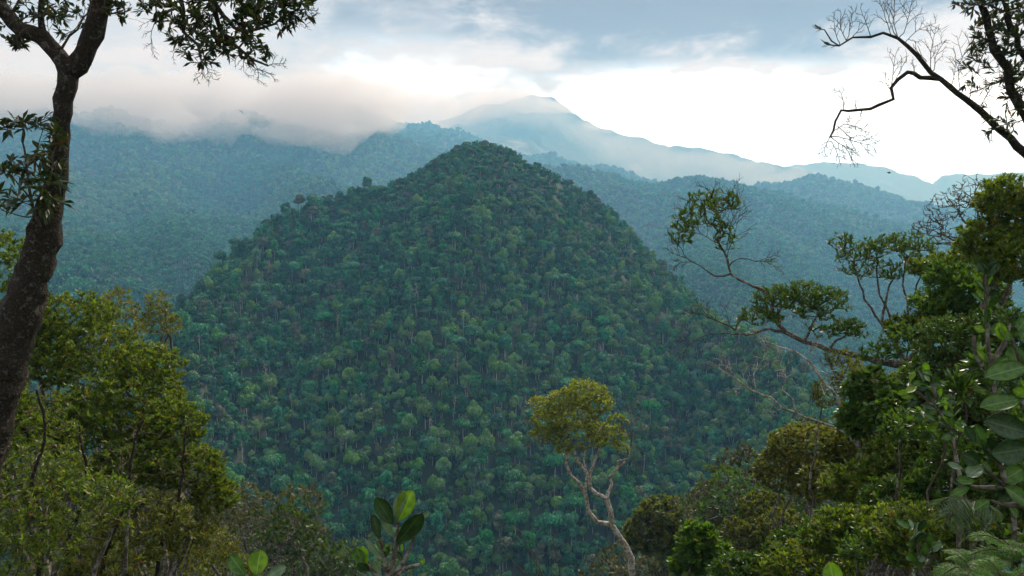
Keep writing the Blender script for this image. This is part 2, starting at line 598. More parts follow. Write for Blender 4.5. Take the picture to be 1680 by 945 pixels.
# ------------------------------------------------------------------ foliage and bark materials
def mat_leaf(name, c_dark, c_light, c_odd=(0.10, 0.06, 0.02), odd=0.03, rough=0.45, trans=0.35, spec=0.4, objvar=0.0, detail=0.0):
    """leaf colour from the per-leaf attribute 'tint' (0..1); a few leaves take the odd colour"""
    m, t, bs = mat_new(name)
    a = t.n('ShaderNodeAttribute', attribute_name='tint').outputs['Fac']
    c = t.mix(a, c_dark, c_light)
    if objvar > 0:
        r = t.n('ShaderNodeObjectInfo').outputs['Random']
        hs = t.n('ShaderNodeHueSaturation')
        t.l(c, hs.inputs['Color'])
        t.l(t.maprange(r, 0, 1, 0.5 - 0.035 * objvar, 0.5 + 0.02 * objvar, smooth=False), hs.inputs['Hue'])
        r2 = t.math('FRACT', t.math('MULTIPLY', r, 7.31))
        r3 = t.math('FRACT', t.math('MULTIPLY', r, 23.7))
        t.l(t.maprange(r2, 0, 1, 1 - 0.45 * objvar, 1 + 0.55 * objvar, smooth=False), hs.inputs['Value'])
        t.l(t.maprange(r3, 0, 1, 0.8, 1.15, smooth=False), hs.inputs['Saturation'])
        c = hs.outputs[0]
    c = t.mix(t.math('GREATER_THAN', a, 1 - odd), c, c_odd)
    t.l(c, bs.inputs['Base Color'])
    bs.inputs['Roughness'].default_value = rough
    bs.inputs['Specular IOR Level'].default_value = spec
    tr = t.n('ShaderNodeBsdfTranslucent')
    c2 = t.mix(0.5, c, (0.16, 0.26, 0.02), 'MIX')
    t.l(t.mix(1.0, c, (1.5, 1.7, 0.6), 'MULTIPLY'), tr.inputs['Color'])
    mx = t.n('ShaderNodeMixShader')
    mx.inputs[0].default_value = trans
    out = [n for n in m.node_tree.nodes if n.type == 'OUTPUT_MATERIAL'][0]
    t.l(bs.outputs[0], mx.inputs[1])
    t.l(tr.outputs[0], mx.inputs[2])
    t.l(mx.outputs[0], out.inputs['Surface'])
    return m


def mat_bark(name, c1, c2, c3, lich=0.5, scale=1.0, bump=0.03):
    m, t, bs = mat_new(name)
    g = t.n('ShaderNodeTexCoord').outputs['Object']
    n1 = t.noise(g, 3.0 * scale, 6, 0.65)
    n2 = t.noise(g, 22 * scale, 6, 0.7, 0.4)
    n3 = t.noise(g, 7 * scale, 5, 0.6, 0.8)
    c = t.mix(t.maprange(n2, 0.38, 0.62), c1, c2)
    c = t.mix(t.math('MULTIPLY', t.maprange(n3, 0.62 - 0.2 * lich, 0.72 - 0.2 * lich), 0.85), c, c3)
    c = t.mix(t.math('MULTIPLY', t.maprange(n1, 0.55, 0.7), 0.5), c, (0.05, 0.06, 0.02))
    t.l(c, bs.inputs['Base Color'])
    bs.inputs['Roughness'].default_value = 0.9
    bs.inputs['Specular IOR Level'].default_value = 0.2
    bp = t.n('ShaderNodeBump')
    bp.inputs['Strength'].default_value = 0.9
    bp.inputs['Distance'].default_value = bump
    t.l(n2, bp.inputs['Height'])
    t.l(bp.outputs[0], bs.inputs['Normal'])
    return m


def unit(v):
    return v / np.maximum(np.linalg.norm(v, axis=-1, keepdims=True), 1e-9)


def leaves_mesh(name, pos, axis, length, width, mat, tint, fold=0.25, rg=rng, droop=0.0, blunt=0.5):
    """one narrow folded blade per leaf: 5 verts, 2 quads"""
    n = len(pos)
    axis = unit(axis)
    ref = unit(rg.normal(size=(n, 3)) * 0.5 + np.array([0, 0, 1.0]))
    side = unit(np.cross(axis, ref))
    nrm = unit(np.cross(side, axis))
    L = np.broadcast_to(length, (n,))[:, None]
    W = np.broadcast_to(width, (n,))[:, None]
    base = pos
    tip = pos + axis * L + np.array([0, 0, -1.0]) * droop * L
    mid = pos + axis * L * blunt - nrm * W * fold
    lf = pos + axis * L * (blunt + .04) + side * W * 0.5
    rt = pos + axis * L * (blunt - .04) - side * W * 0.5
    V = np.stack([base, lf, mid, rt, tip], 1).reshape(-1, 3)
    b = np.arange(n)[:, None] * 5
    Q = np.concatenate([b + np.array([[0, 2, 4, 1]]), b + np.array([[0, 3, 4, 2]])], 0)
    return mesh_np(name, V, Q, tint=np.repeat(tint, 5), smooth=False, mats=[mat])


def clump_quads(pos, nrm, size, rg):
    """small bent clumps of leaves (2 triangles each), roughly facing nrm"""
    n = len(pos)
    nrm = unit(nrm + rg.normal(size=(n, 3)) * 0.55)
    ref = unit(rg.normal(size=(n, 3)))
    a = unit(np.cross(nrm, ref))
    b = np.cross(nrm, a)
    s = size[:, None]
    asp = rg.uniform(0.55, 1.0, (n, 1))
    V = np.stack([pos - a * s, pos - b * s * asp + nrm * s * .25, pos + a * s, pos + b * s * asp - nrm * s * .1], 1).reshape(-1, 3)
    i = np.arange(n)[:, None] * 4
    return V, i + np.array([[0, 1, 2, 3]])


def tube_edges(pos, par, rad, sides=6, rg=rng, rough=0.0):
    """limbs as tapered tubes joined at shared rings"""
    n = len(pos)
    par = np.asarray(par)
    d = np.zeros((n, 3))
    has = par >= 0
    e = np.zeros((n, 3))
    e[has] = pos[has] - pos[par[has]]
    e = unit(e)
    # main child
    main = np.full(n, -1)
    order = np.argsort(rad)
    for i in order:
        if par[i] >= 0:
            main[par[i]] = i
    d = e.copy()
    hm = main >= 0
    d[hm] = d[hm] + e[main[hm]]
    d[(np.linalg.norm(d, axis=1) < 1e-6)] = (0, 0, 1)
    d = unit(d)
    # stable frame
    ref = np.array([0.31, 0.83, 0.46])
    a = unit(np.cross(d, ref)); b = np.cross(d, a)
    ang = np.arange(sides) / sides * 2 * math.pi
    ca, sa = np.cos(ang), np.sin(ang)
    ch = np.where(has)[0]
    p = par[ch]
    ismain = main[p] == ch
    rs = np.where(ismain, rad[p], np.minimum(rad[p] * 0.9, rad[ch] * 1.35))

    def ring(c, A, B, r, idx):
        R = r[:, None] * (1 + rough * (hash2(idx[:, None] * 7 + 3, np.arange(sides)[None, :] * 13, 5) * 2 - 1))
        return c[:, None, :] + A[:, None, :] * (ca[None, :, None] * R[:, :, None]) + B[:, None, :] * (sa[None, :, None] * R[:, :, None])
    # side branches leave along their own direction
    dd = np.where(ismain[:, None], d[p], e[ch])
    A0 = unit(np.cross(dd, ref)); B0 = np.cross(dd, A0)
    r0 = ring(pos[p], A0, B0, rs, np.where(ismain, p, ch))
    r1 = ring(pos[ch], a[ch], b[ch], rad[ch], ch)
    m = len(ch)
    V = np.concatenate([r0, r1], 1).reshape(-1, 3)
    base = np.arange(m)[:, None, None] * (2 * sides)
    k = np.arange(sides)
    Q = np.stack([k, (k + 1) % sides, sides + (k + 1) % sides, sides + k], 1)[None] + base
    return V, Q.reshape(-1, 4)


def resample(pts, step, jit, rg):
    pts = np.asarray(pts, float)
    # catmull rom through the points
    out = []
    Pp = np.vstack([2 * pts[0] - pts[1], pts, 2 * pts[-1] - pts[-2]])
    for i in range(1, len(Pp) - 2):
        p0, p1, p2, p3 = Pp[i - 1], Pp[i], Pp[i + 1], Pp[i + 2]
        k = max(1, int(np.linalg.norm(p2 - p1) / step))
        for t in np.arange(k) / k:
            out.append(0.5 * ((2 * p1) + (-p0 + p2) * t + (2 * p0 - 5 * p1 + 4 * p2 - p3) * t * t + (-p0 + 3 * p1 - 3 * p2 + p3) * t ** 3))
    out.append(pts[-1])
    out = np.array(out)
    if jit:
        out[1:-1] += rg.normal(size=(len(out) - 2, 3)) * jit
    return out


class Skel:
    """a branching skeleton: limbs first, then twigs reaching for points of the crown"""
    def __init__(self, seed):
        self.rg = np.random.default_rng(seed)
        self.pos, self.par, self.fix, self.open = [], [], [], []
        self.ends = []

    def limb(self, pts, r0, r1, step=0.3, jit=0.02, at=None, open_from=0.0):
        """explicit limb; at = node index to grow from (else nearest node, or a root)"""
        pts = resample(pts, step, jit, self.rg)
        prev = -1
        if self.pos:
            arr = np.array(self.pos)
            prev = int(np.argmin(np.linalg.norm(arr - pts[0], axis=1))) if at is None else at
        ids = []
        for i, p in enumerate(pts):
            f = i / max(1, len(pts) - 1)
            if i == 0 and prev >= 0:
                if np.linalg.norm(self.pos[prev] - p) < step * 0.8:
                    continue
            self.pos.append(p); self.par.append(prev)
            self.fix.append(r0 + (r1 - r0) * f)
            self.open.append(f >= open_from)
            prev = len(self.pos) - 1
            ids.append(prev)
        return ids

    def reach(self, targets, step=0.25, wig=0.12, sag=0.0, up=0.0, maxn=None):
        """connect every target to the nearest open node, near ones first"""
        rg = self.rg
        targets = np.asarray(targets)
        arr = np.zeros((len(self.pos) + len(targets) * 40, 3))
        n = len(self.pos)
        arr[:n] = self.pos
        op = np.zeros(len(arr), bool)
        op[:n] = self.open
        opi = np.where(op[:n])[0]
        if len(opi) == 0:
            opi = np.arange(n); op[:n] = True
        dmin = np.array([np.min(np.linalg.norm(arr[opi] - t, axis=1)) for t in targets])
        tips = []
        for ti in np.argsort(dmin):
            t = targets[ti]
            dv = arr[:n] - t
            dd = np.sqrt((dv * dv).sum(1))
            # prefer growing away and upward
            cost = dd + np.maximum(dv[:, 2], 0) * 0.6
            cost[~op[:n]] = 1e9
            j = int(np.argmin(cost))
            src = arr[j].copy()
            L = np.linalg.norm(t - src)
            if L < step * 0.3:
                tips.append(j)
                continue
            k = min(38, max(1, int(round(L / step))))
            pj = self.par[j]
            dirp = (src - arr[pj]) / (np.linalg.norm(src - arr[pj]) + 1e-9) if pj >= 0 else np.array([0, 0, 1.0])
            c1 = src + dirp * L * 0.35 + np.array([0, 0, up * L])
            prev = j
            for s in range(1, k + 1):
                f = s / k
                p = (1 - f) ** 2 * src + 2 * f * (1 - f) * (c1 * 0.6 + (src + t) * 0.2) + f * f * t
                if s < k:
                    p = p + rg.normal(size=3) * wig * step
                arr[n] = p
                self.pos.append(p); self.par.append(prev); self.fix.append(0.0); self.open.append(True)
                op[n] = True
                prev = n
                n += 1
                if n >= len(arr) - 2:
                    break
            tips.append(prev)
            if n >= len(arr) - 2:
                break
        self.ends += tips
        return tips

    def radii(self, tip=0.004, expo=2.2):
        n = len(self.pos)
        par = self.par
        acc = np.zeros(n)
        rad = np.zeros(n)
        kids = np.zeros(n, int)
        for i in range(n):
            if par[i] >= 0:
                kids[par[i]] += 1
        for i in range(n - 1, -1, -1):
            r = (acc[i] if kids[i] else tip ** expo) ** (1 / expo)
            r = max(r, tip)
            if self.fix[i] > 0:
                r = self.fix[i]
            rad[i] = r
            if par[i] >= 0:
                acc[par[i]] += (r * 0.995) ** expo
        # a twig never exceeds its parent
        for i in range(n):
            if par[i] >= 0:
                rad[i] = min(rad[i], rad[par[i]] * 0.97 if self.fix[i] == 0 else rad[i])
        self.rad = rad
        self.kids = kids
        return rad


def spray(sk, a, b, n=6, depth=2, r=.006, ang=.75, flat=.35, bend=.12):
    """a fine bare twig from a to b with alternate side twigs"""
    rg = sk.rg
    a, b = np.asarray(a, float), np.asarray(b, float)
    L = np.linalg.norm(b - a)
    m = (a + b) / 2 + rg.normal(size=3) * bend * L
    ids = sk.limb([a, m, b], r, r * .5, step=max(L / 8, .012), jit=L * .006, open_from=2)
    if depth <= 0 or len(ids) < 3:
        return
    d = unit(b - a)
    ref = unit(np.cross(d, np.array([0, 1.0, 0]) + rg.normal(size=3) * flat))
    for q in range(n):
        f = .18 + .8 * (q + rg.random() * .6) / n
        i = ids[min(len(ids) - 1, int(f * len(ids)))]
        p0 = np.array(sk.pos[i])
        sgn = 1 if q % 2 else -1
        dirn = unit(d * math.cos(ang) + ref * sgn * math.sin(ang) + rg.normal(size=3) * .18)
        LL = L * rg.uniform(.28, .55) * (1.15 - f * .6)
        sk.limb_from(i, p0, p0 + dirn * LL, n, depth, r, ang, flat, bend)


def _limb_from(sk, i, p0, p1, n, depth, r, ang, flat, bend):
    rg = sk.rg
    L = np.linalg.norm(p1 - p0)
    m = (p0 + p1) / 2 + rg.normal(size=3) * bend * L + np.array([0, 0, .05 * L])
    k = max(3, int(L / .03))
    prev = i
    ids = []
    for q in range(1, k + 1):
        t = q / k
        p = (1 - t) ** 2 * p0 + 2 * t * (1 - t) * m + t * t * p1
        sk.pos.append(p); sk.par.append(prev); sk.fix.append(r * (.7 - .35 * t)); sk.open.append(False)
        prev = len(sk.pos) - 1
        ids.append(prev)
    if depth > 1:
        d = unit(p1 - p0)
        ref = unit(np.cross(d, np.array([0, 1.0, 0]) + rg.normal(size=3) * flat))
        n2 = max(2, int(n * .7))
        for q in range(n2):
            f = .25 + .7 * (q + rg.random() * .5) / n2
            j = ids[min(len(ids) - 1, int(f * len(ids)))]
            dirn = unit(d * math.cos(ang) + ref * (1 if q % 2 else -1) * math.sin(ang) + rg.normal(size=3) * .2)
            _limb_from(sk, j, np.array(sk.pos[j]), np.array(sk.pos[j]) + dirn * L * rg.uniform(.3, .55), n2, depth - 1, r * .75, ang, flat, bend)


Skel.limb_from = lambda self, *a: _limb_from(self, *a)


def ellipsoid_pts(n, c, r, rg, shell=0.5, zmin=-1.0):
    out = np.zeros((0, 3))
    while len(out) < n:
        v = unit(rg.normal(size=(n * 2, 3)))
        rad = (shell ** 3 + (1 - shell ** 3) * rg.random((n * 2, 1))) ** (1 / 3)
        v = v * rad
        v = v[v[:, 2] > zmin]
        out = np.concatenate([out, v])
    return np.asarray(c) + out[:n] * np.asarray(r)


# ------------------------------------------------------------------ hillside trees: shared meshes
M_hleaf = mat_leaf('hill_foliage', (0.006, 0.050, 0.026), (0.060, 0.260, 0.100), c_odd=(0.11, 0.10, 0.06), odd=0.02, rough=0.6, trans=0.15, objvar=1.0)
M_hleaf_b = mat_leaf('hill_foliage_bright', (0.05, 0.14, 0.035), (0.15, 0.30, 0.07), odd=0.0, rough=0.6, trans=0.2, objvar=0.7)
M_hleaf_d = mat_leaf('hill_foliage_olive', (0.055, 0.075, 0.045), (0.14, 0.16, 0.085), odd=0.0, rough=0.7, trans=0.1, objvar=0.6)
M_htrunk = mat_bark('pale_trunk', (0.32, 0.30, 0.25), (0.52, 0.50, 0.42), (0.6, 0.58, 0.5), scale=0.3)
M_dead = mat_bark('dead_wood', (0.28, 0.21, 0.16), (0.48, 0.40, 0.33), (0.55, 0.50, 0.44), scale=0.5)


def forest_crown(seed, kind, n, mat, size=0.42):
    """crown of a hillside tree, about 7 m wide, base of trunk at z=0"""
    rg = np.random.default_rng(seed)
    if kind == 'round':
        W, Hh, zc, nl = 3.4, 2.6, 6.2, 9
    elif kind == 'flat':
        W, Hh, zc, nl = 4.4, 1.5, 7.6, 9
    elif kind == 'tall':
        W, Hh, zc, nl = 2.5, 4.0, 7.0, 10
    else:
        W, Hh, zc, nl = 3.0, 2.0, 4.6, 7
    cs = ellipsoid_pts(nl, (0, 0, zc), (W * .66, W * .66, Hh * .7), rg, 0.35)
    rs = rg.uniform(0.30, 0.55, nl) * W
    which = rg.choice(nl, n, p=rs ** 2 / (rs ** 2).sum())
    v = unit(rg.normal(size=(n, 3)) + np.array([0, 0, 0.35]))
    rad = rg.uniform(0.78, 1.08, (n, 1))
    sq = 0.75 if kind != 'flat' else 0.5
    pos = cs[which] + v * rad * rs[which][:, None] * np.array([1, 1, sq])
    V, Q = clump_quads(pos, v, rg.uniform(0.6, 1.25, n) * size, rg)
    lobe_t = rg.uniform(-.18, .18, nl)[which]
    tint = np.clip(rg.beta(2, 2.4, n) + lobe_t, 0, 1)
    me = mesh_np('crown', V, Q, tint=np.repeat(tint, 4), smooth=False, mats=[mat])
    # limbs
    sk = Skel(seed)
    lean = rg.normal(size=2) * 0.4
    top = np.array([lean[0], lean[1], zc - Hh * 0.4])
    sk.limb([(0, 0, -1.5), (lean[0] * .4, lean[1] * .1, zc * .4), top], 0.20, 0.12, step=1.4, jit=0.06, open_from=0.6)
    sk.reach(cs, step=1.0, wig=0.2)
    sk.radii(0.05)
    V, Q = tube_edges(np.array(sk.pos), sk.par, sk.rad, 4)
    mt = mesh_np('trunk', V, Q, mats=[M_htrunk])
    return me, mt


def dead_tree_mesh(seed, h=10.0, spread=2.2, n=36):
    rg = np.random.default_rng(seed)
    sk = Skel(seed)
    sk.limb([(0, 0, -1.5), (rg.normal() * .3, rg.normal() * .3, h * .5), (rg.normal() * .5, rg.normal() * .5, h)], 0.22, 0.07, step=1.0, jit=0.06, open_from=0.45)
    tg = ellipsoid_pts(n, (0, 0, h * .84), (spread, spread, h * .26), rg, 0.3)
    sk.reach(tg, step=0.5, wig=0.25, up=0.1)
    sk.radii(0.035)
    V, Q = tube_edges(np.array(sk.pos), sk.par, sk.rad, 4)
    return mesh_np('branches', V, Q, mats=[M_dead])


KINDS = [('round', M_hleaf, 'rounded dark green'), ('flat', M_hleaf, 'flat topped dark green'), ('tall', M_hleaf, 'tall narrow dark green'),
         ('round', M_hleaf, 'broad dark green'), ('low', M_hleaf_b, 'small bright green'), ('flat', M_hleaf_d, 'flat topped dull olive'),
         ('round', M_hleaf_b, 'rounded bright green'), ('tall', M_hleaf_d, 'tall dull olive')]
PROTO = [forest_crown(100 + i, k, 1300, m) for i, (k, m, _) in enumerate(KINDS)]
PROTO_FAR = [forest_crown(200 + i, k, 240, m, 0.85) for i, (k, m, _) in enumerate(KINDS)]
WT = np.array([0.27, 0.13, 0.17, 0.23, 0.07, 0.03, 0.07, 0.03])


def sample_zone(r0, r1, k, minsp, azlim, seed):
    """jittered polar grid, spacing grows with distance"""
    rg = np.random.default_rng(seed)
    out = []
    r = r0
    while r < r1:
        sp = max(minsp, r * k)
        n = int(2 * azlim * r / sp)
        a = (np.arange(n) + rg.random(n)) / n * 2 * azlim - azlim
        rad = r + rg.uniform(-1.2, 1.2, n) * sp
        out.append(np.stack([rad * np.sin(a), rad * np.cos(a), np.full(n, sp)], 1))
        r += sp * 0.8
    return np.concatenate(out)


pts = sample_zone(175, 4500, 0.0055, 2.35, math.radians(40), 5)
z = height(pts[:, 0], pts[:, 1])
near_z = near_height(pts[:, 0], pts[:, 1])
r_ = np.hypot(pts[:, 0], pts[:, 1])
vis = visible(pts[:, 0], pts[:, 1], z + 9 * pts[:, 2] / 6)
keep = vis & (np.abs(np.arctan2(pts[:, 0], pts[:, 1])) < math.radians(38.5))
pts, z, r_ = pts[keep], z[keep], r_[keep]
print('forest points', len(pts))
sc_ = pts[:, 2] / 5.9 * np.clip(rng.lognormal(-.06, 0.46, len(pts)), 0.42, 1.9)
hz_ = rng.uniform(0.8, 1.6, len(pts))
hz_ = np.where(r_ > 650, 0.8 + (hz_ - 0.85) * 0.5, hz_)
sc_ = np.where(r_ > 650, np.minimum(sc_, pts[:, 2] / 5.4), sc_)
# patches where one kind is commoner
patch = fbm(pts[:, 0] / 60, pts[:, 1] / 60, 301, 3)
kidx = rng.choice(8, len(pts), p=WT)
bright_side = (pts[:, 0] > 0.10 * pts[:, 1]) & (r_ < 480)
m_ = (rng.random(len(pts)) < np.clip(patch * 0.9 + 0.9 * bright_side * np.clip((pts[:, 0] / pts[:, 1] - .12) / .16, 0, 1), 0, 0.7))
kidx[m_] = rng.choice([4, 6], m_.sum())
top_ = P(790, 254, 400)
near_top = np.hypot(pts[:, 0] - top_[0], pts[:, 1] - top_[1]) < 54
sc_ = np.where(near_top, np.minimum(sc_, .58) * .9, sc_)
hz_ = np.where(near_top, np.minimum(hz_, 1.15), hz_)
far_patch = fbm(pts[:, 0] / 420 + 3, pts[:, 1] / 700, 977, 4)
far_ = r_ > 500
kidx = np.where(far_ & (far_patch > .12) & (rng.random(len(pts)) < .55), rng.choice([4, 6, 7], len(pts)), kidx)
kidx = np.where(far_ & (far_patch < -.05) & (kidx > 3), 0, kidx)
rot_ = rng.uniform(0, 6.283, len(pts))
# lit patches of slope, their light put in as brighter green crowns
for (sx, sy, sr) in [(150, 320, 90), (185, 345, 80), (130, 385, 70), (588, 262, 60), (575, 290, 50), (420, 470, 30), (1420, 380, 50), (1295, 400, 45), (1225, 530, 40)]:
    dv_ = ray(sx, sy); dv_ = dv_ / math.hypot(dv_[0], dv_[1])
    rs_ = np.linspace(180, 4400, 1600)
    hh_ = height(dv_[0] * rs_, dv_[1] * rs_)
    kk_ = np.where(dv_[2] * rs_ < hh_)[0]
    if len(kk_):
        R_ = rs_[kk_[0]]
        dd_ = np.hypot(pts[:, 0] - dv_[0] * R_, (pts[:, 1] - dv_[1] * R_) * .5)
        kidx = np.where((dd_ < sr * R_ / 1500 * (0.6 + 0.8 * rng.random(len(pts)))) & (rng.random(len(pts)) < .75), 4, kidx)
nearness = np.argsort(r_)
# the 300 that show largest on the central hillside stand as trees of their own
px_ = 840 + F * pts[:, 0] / pts[:, 1]
in_view = (np.abs(px_ - 840) < 800)
vis_strict = visible(pts[:, 0], pts[:, 1], z + 5, margin=-0.004)
own = [i for i in nearness if in_view[i] and vis_strict[i] and 330 < px_[i] < 1260][:290]
own_set = np.zeros(len(pts), bool)
own_set[own] = True


def copy_tree(src, loc, s, rz, kidsrc):
    r = src.copy()
    link(r)
    r.location = loc
    r.scale = (s[0], s[0], s[1])
    r.rotation_euler = (0, 0, rz)
    for c in kidsrc:
        d = c.copy()
        link(d)
        d.parent = r
    return r


protos_obj = {}
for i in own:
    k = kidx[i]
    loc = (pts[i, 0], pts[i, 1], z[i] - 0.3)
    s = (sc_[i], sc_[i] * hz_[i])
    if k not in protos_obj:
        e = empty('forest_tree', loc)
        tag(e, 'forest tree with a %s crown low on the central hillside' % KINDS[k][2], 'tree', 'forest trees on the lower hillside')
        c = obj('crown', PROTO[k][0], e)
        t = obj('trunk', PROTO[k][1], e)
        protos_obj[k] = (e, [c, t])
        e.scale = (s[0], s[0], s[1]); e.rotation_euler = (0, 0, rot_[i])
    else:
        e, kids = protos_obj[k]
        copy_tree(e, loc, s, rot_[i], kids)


# the rest of the forest: one object per slope, instances on points
def forest_stuff(name, label, mask, protos):
    idx = np.where(mask)[0]
    if not len(idx):
        return
    me = bpy.data.meshes.new(name)
    me.vertices.add(len(idx))
    me.vertices.foreach_set('co', np.stack([pts[idx, 0], pts[idx, 1], z[idx] - 0.3], 1).astype(np.float32).ravel())
    for nm, arr, ty in (('sc', sc_[idx], 'FLOAT'), ('hz', sc_[idx] * hz_[idx], 'FLOAT'), ('rz', rot_[idx], 'FLOAT'), ('kd', kidx[idx], 'INT')):
        a = me.attributes.new(nm, ty, 'POINT')
        a.data.foreach_set('value', arr.astype(np.float32 if ty == 'FLOAT' else np.int32))
    o = obj(name, me)
    tag(o, label, 'forest', kind='stuff')
    ng = bpy.data.node_groups.new(name, 'GeometryNodeTree')
    ng.interface.new_socket('Geometry', in_out='INPUT', socket_type='NodeSocketGeometry')
    ng.interface.new_socket('Geometry', in_out='OUTPUT', socket_type='NodeSocketGeometry')
    g = NT(ng)
    gi, go = g.n('NodeGroupInput'), g.n('NodeGroupOutput')
    cc = bpy.data.collections.new(name + '_kinds')
    for i, (a, b) in enumerate(protos):
        bm_c, bm_t = a, b
        # crown and trunk of one kind in a single mesh
        nv = len(bm_c.vertices)
        va = np.empty(nv * 3, np.float32); bm_c.vertices.foreach_get('co', va)
        vb = np.empty(len(bm_t.vertices) * 3, np.float32); bm_t.vertices.foreach_get('co', vb)
        qa = np.empty(len(bm_c.loops), np.int32); bm_c.loops.foreach_get('vertex_index', qa)
        qb = np.empty(len(bm_t.loops), np.int32); bm_t.loops.foreach_get('vertex_index', qb)
        ta = np.empty(nv, np.float32); bm_c.attributes['tint'].data.foreach_get('value', ta)
        V = np.concatenate([va.reshape(-1, 3), vb.reshape(-1, 3)])
        Q = np.concatenate([qa.reshape(-1, 4), qb.reshape(-1, 4) + nv])
        mi = np.concatenate([np.zeros(len(qa) // 4), np.ones(len(qb) // 4)])
        m2 = mesh_np('tree_kind', V, Q, tint=np.concatenate([ta, np.zeros(len(vb) // 3)]), smooth=False,
                     mats=[bm_c.materials[0], M_htrunk], matidx=mi)
        ob = bpy.data.objects.new('k%02d' % i, m2)
        cc.objects.link(ob)
    ci = g.n('GeometryNodeCollectionInfo')
    ci.inputs['Collection'].default_value = cc
    ci.inputs['Separate Children'].default_value = True
    ci.inputs['Reset Children'].default_value = True
    iop = g.n('GeometryNodeInstanceOnPoints')
    iop.inputs['Pick Instance'].default_value = True

    def attr(nm, ty):
        a = g.n('GeometryNodeInputNamedAttribute', data_type=ty)
        a.inputs['Name'].default_value = nm
        return a.outputs['Attribute']
    m2p = g.n('GeometryNodeMeshToPoints')
    g.l(gi.outputs[0], m2p.inputs['Mesh'])
    g.l(m2p.outputs[0], iop.inputs['Points'])
    g.l(ci.outputs[0], iop.inputs['Instance'])
    g.l(attr('kd', 'INT'), iop.inputs['Instance Index'])
    cx = g.n('ShaderNodeCombineXYZ')
    g.l(attr('rz', 'FLOAT'), cx.inputs['Z'])
    e2r = g.n('FunctionNodeEulerToRotation')
    g.l(cx.outputs[0], e2r.inputs[0])
    g.l(e2r.outputs[0], iop.inputs['Rotation'])
    cs_ = g.n('ShaderNodeCombineXYZ')
    sca = attr('sc', 'FLOAT')
    g.l(sca, cs_.inputs['X'])
    g.l(sca, cs_.inputs['Y'])
    g.l(attr('hz', 'FLOAT'), cs_.inputs['Z'])
    g.l(cs_.outputs[0], iop.inputs['Scale'])
    g.l(iop.outputs[0], go.inputs[0])
    md = o.modifiers.new('trees', 'NODES')
    md.node_group = ng
    return o


rest = ~own_set
left_m = (r_ > 500) & (px_ < 720)
right_m = (r_ > 500) & (px_ >= 720)
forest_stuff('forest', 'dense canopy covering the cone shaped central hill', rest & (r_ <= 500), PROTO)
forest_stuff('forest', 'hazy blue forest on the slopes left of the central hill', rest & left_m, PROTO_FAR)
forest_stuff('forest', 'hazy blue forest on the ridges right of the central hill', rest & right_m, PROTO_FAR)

# ------------------------------------------------------------------ standing dead trees on the hill
def hill_point(px, py, r0=160, r1=480):
    """where the line of sight through a photograph point meets the hill"""
    dv = ray(px, py)
    dv = dv / math.hypot(dv[0], dv[1])
    rs = np.linspace(r0, r1, 900)
    x, y, zz = dv[0] * rs, dv[1] * rs, dv[2] * rs
    hh = height(x, y)
    k = np.where(zz < hh)[0]
    k = k[0] if len(k) else len(rs) - 1
    return np.array([x[k], y[k], hh[k]])


DEADM = [dead_tree_mesh(400 + i, h=rng.uniform(10, 14), spread=rng.uniform(1.2, 2.6), n=int(rng.integers(26, 60))) for i in range(5)]
dead_spots = [(686, 530, 1.7), (676, 590, 1.1), (760, 560, 1.2), (888, 535, 1.2), (1076, 520, 1.1), (434, 640, 1.2), (752, 640, 1.3), (766, 690, 1.2),
              (640, 640, .9), (900, 500, .9), (975, 520, .9), (596, 690, 1.0), (520, 600, .8), (1110, 560, 1.0), (1020, 450, .9), (830, 450, .8),
              (700, 430, .8), (620, 415, .8), (560, 500, .9), (1180, 600, .9), (1150, 660, .9), (860, 700, .8), (905, 610, 1.0), (720, 745, .8),
              (650, 760, .8), (480, 560, .8), (560, 760, .9), (780, 810, .8), (1060, 640, .9), (395, 520, .8)]
rgd = np.random.default_rng(44)
dead_spots += [(rgd.uniform(380, 1240), rgd.uniform(430, 860), rgd.uniform(.55, 1.1)) for _ in range(46)]
for i, (px, py, s) in enumerate(dead_spots):
    p = hill_point(px, py)
    o = obj('dead_tree', DEADM[i % 5], None, p)
    o.scale = (s * 0.48, s * 0.48, s * 0.64)
    o.rotation_euler = (rng.normal() * .04, rng.normal() * .04, rng.uniform(0, 6.28))
    if i == 0:
        tag(o, 'tallest bare reddish grey dead tree on the middle of the central hillside', 'dead tree', 'bare dead trees on the central hill')
    else:
        tag(o, 'bare pale dead tree standing among green crowns on the central hill', 'dead tree', 'bare dead trees on the central hill')

# ------------------------------------------------------------------ near trees
M_bark_d = mat_bark('dark_mossy_bark', (0.012, 0.009, 0.006), (0.055, 0.040, 0.026), (0.13, 0.12, 0.10), 0.35, 2.6, 0.03)
M_bark_g = mat_bark('grey_bark', (0.06, 0.05, 0.035), (0.15, 0.125, 0.095), (0.30, 0.28, 0.23), 0.6, 1.5, 0.02)
M_bark_p = mat_bark('pale_lichen_bark', (0.12, 0.085, 0.055), (0.30, 0.24, 0.17), (0.52, 0.48, 0.40), 0.9, 1.2, 0.02)
M_twig = mat_bark('thin_twig', (0.045, 0.032, 0.022), (0.10, 0.075, 0.05), (0.16, 0.13, 0.10), 0.3, 3.0, 0.004)
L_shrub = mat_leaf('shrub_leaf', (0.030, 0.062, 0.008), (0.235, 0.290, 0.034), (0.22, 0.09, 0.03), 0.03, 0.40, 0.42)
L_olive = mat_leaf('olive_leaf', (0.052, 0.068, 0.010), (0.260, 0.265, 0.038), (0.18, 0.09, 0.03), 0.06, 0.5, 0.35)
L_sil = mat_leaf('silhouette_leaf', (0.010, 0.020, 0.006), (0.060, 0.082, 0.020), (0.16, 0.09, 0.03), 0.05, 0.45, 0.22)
L_dark = mat_leaf('dark_leaf', (0.018, 0.048, 0.008), (0.130, 0.215, 0.032), (0.14, 0.10, 0.03), 0.03, 0.32, 0.30)
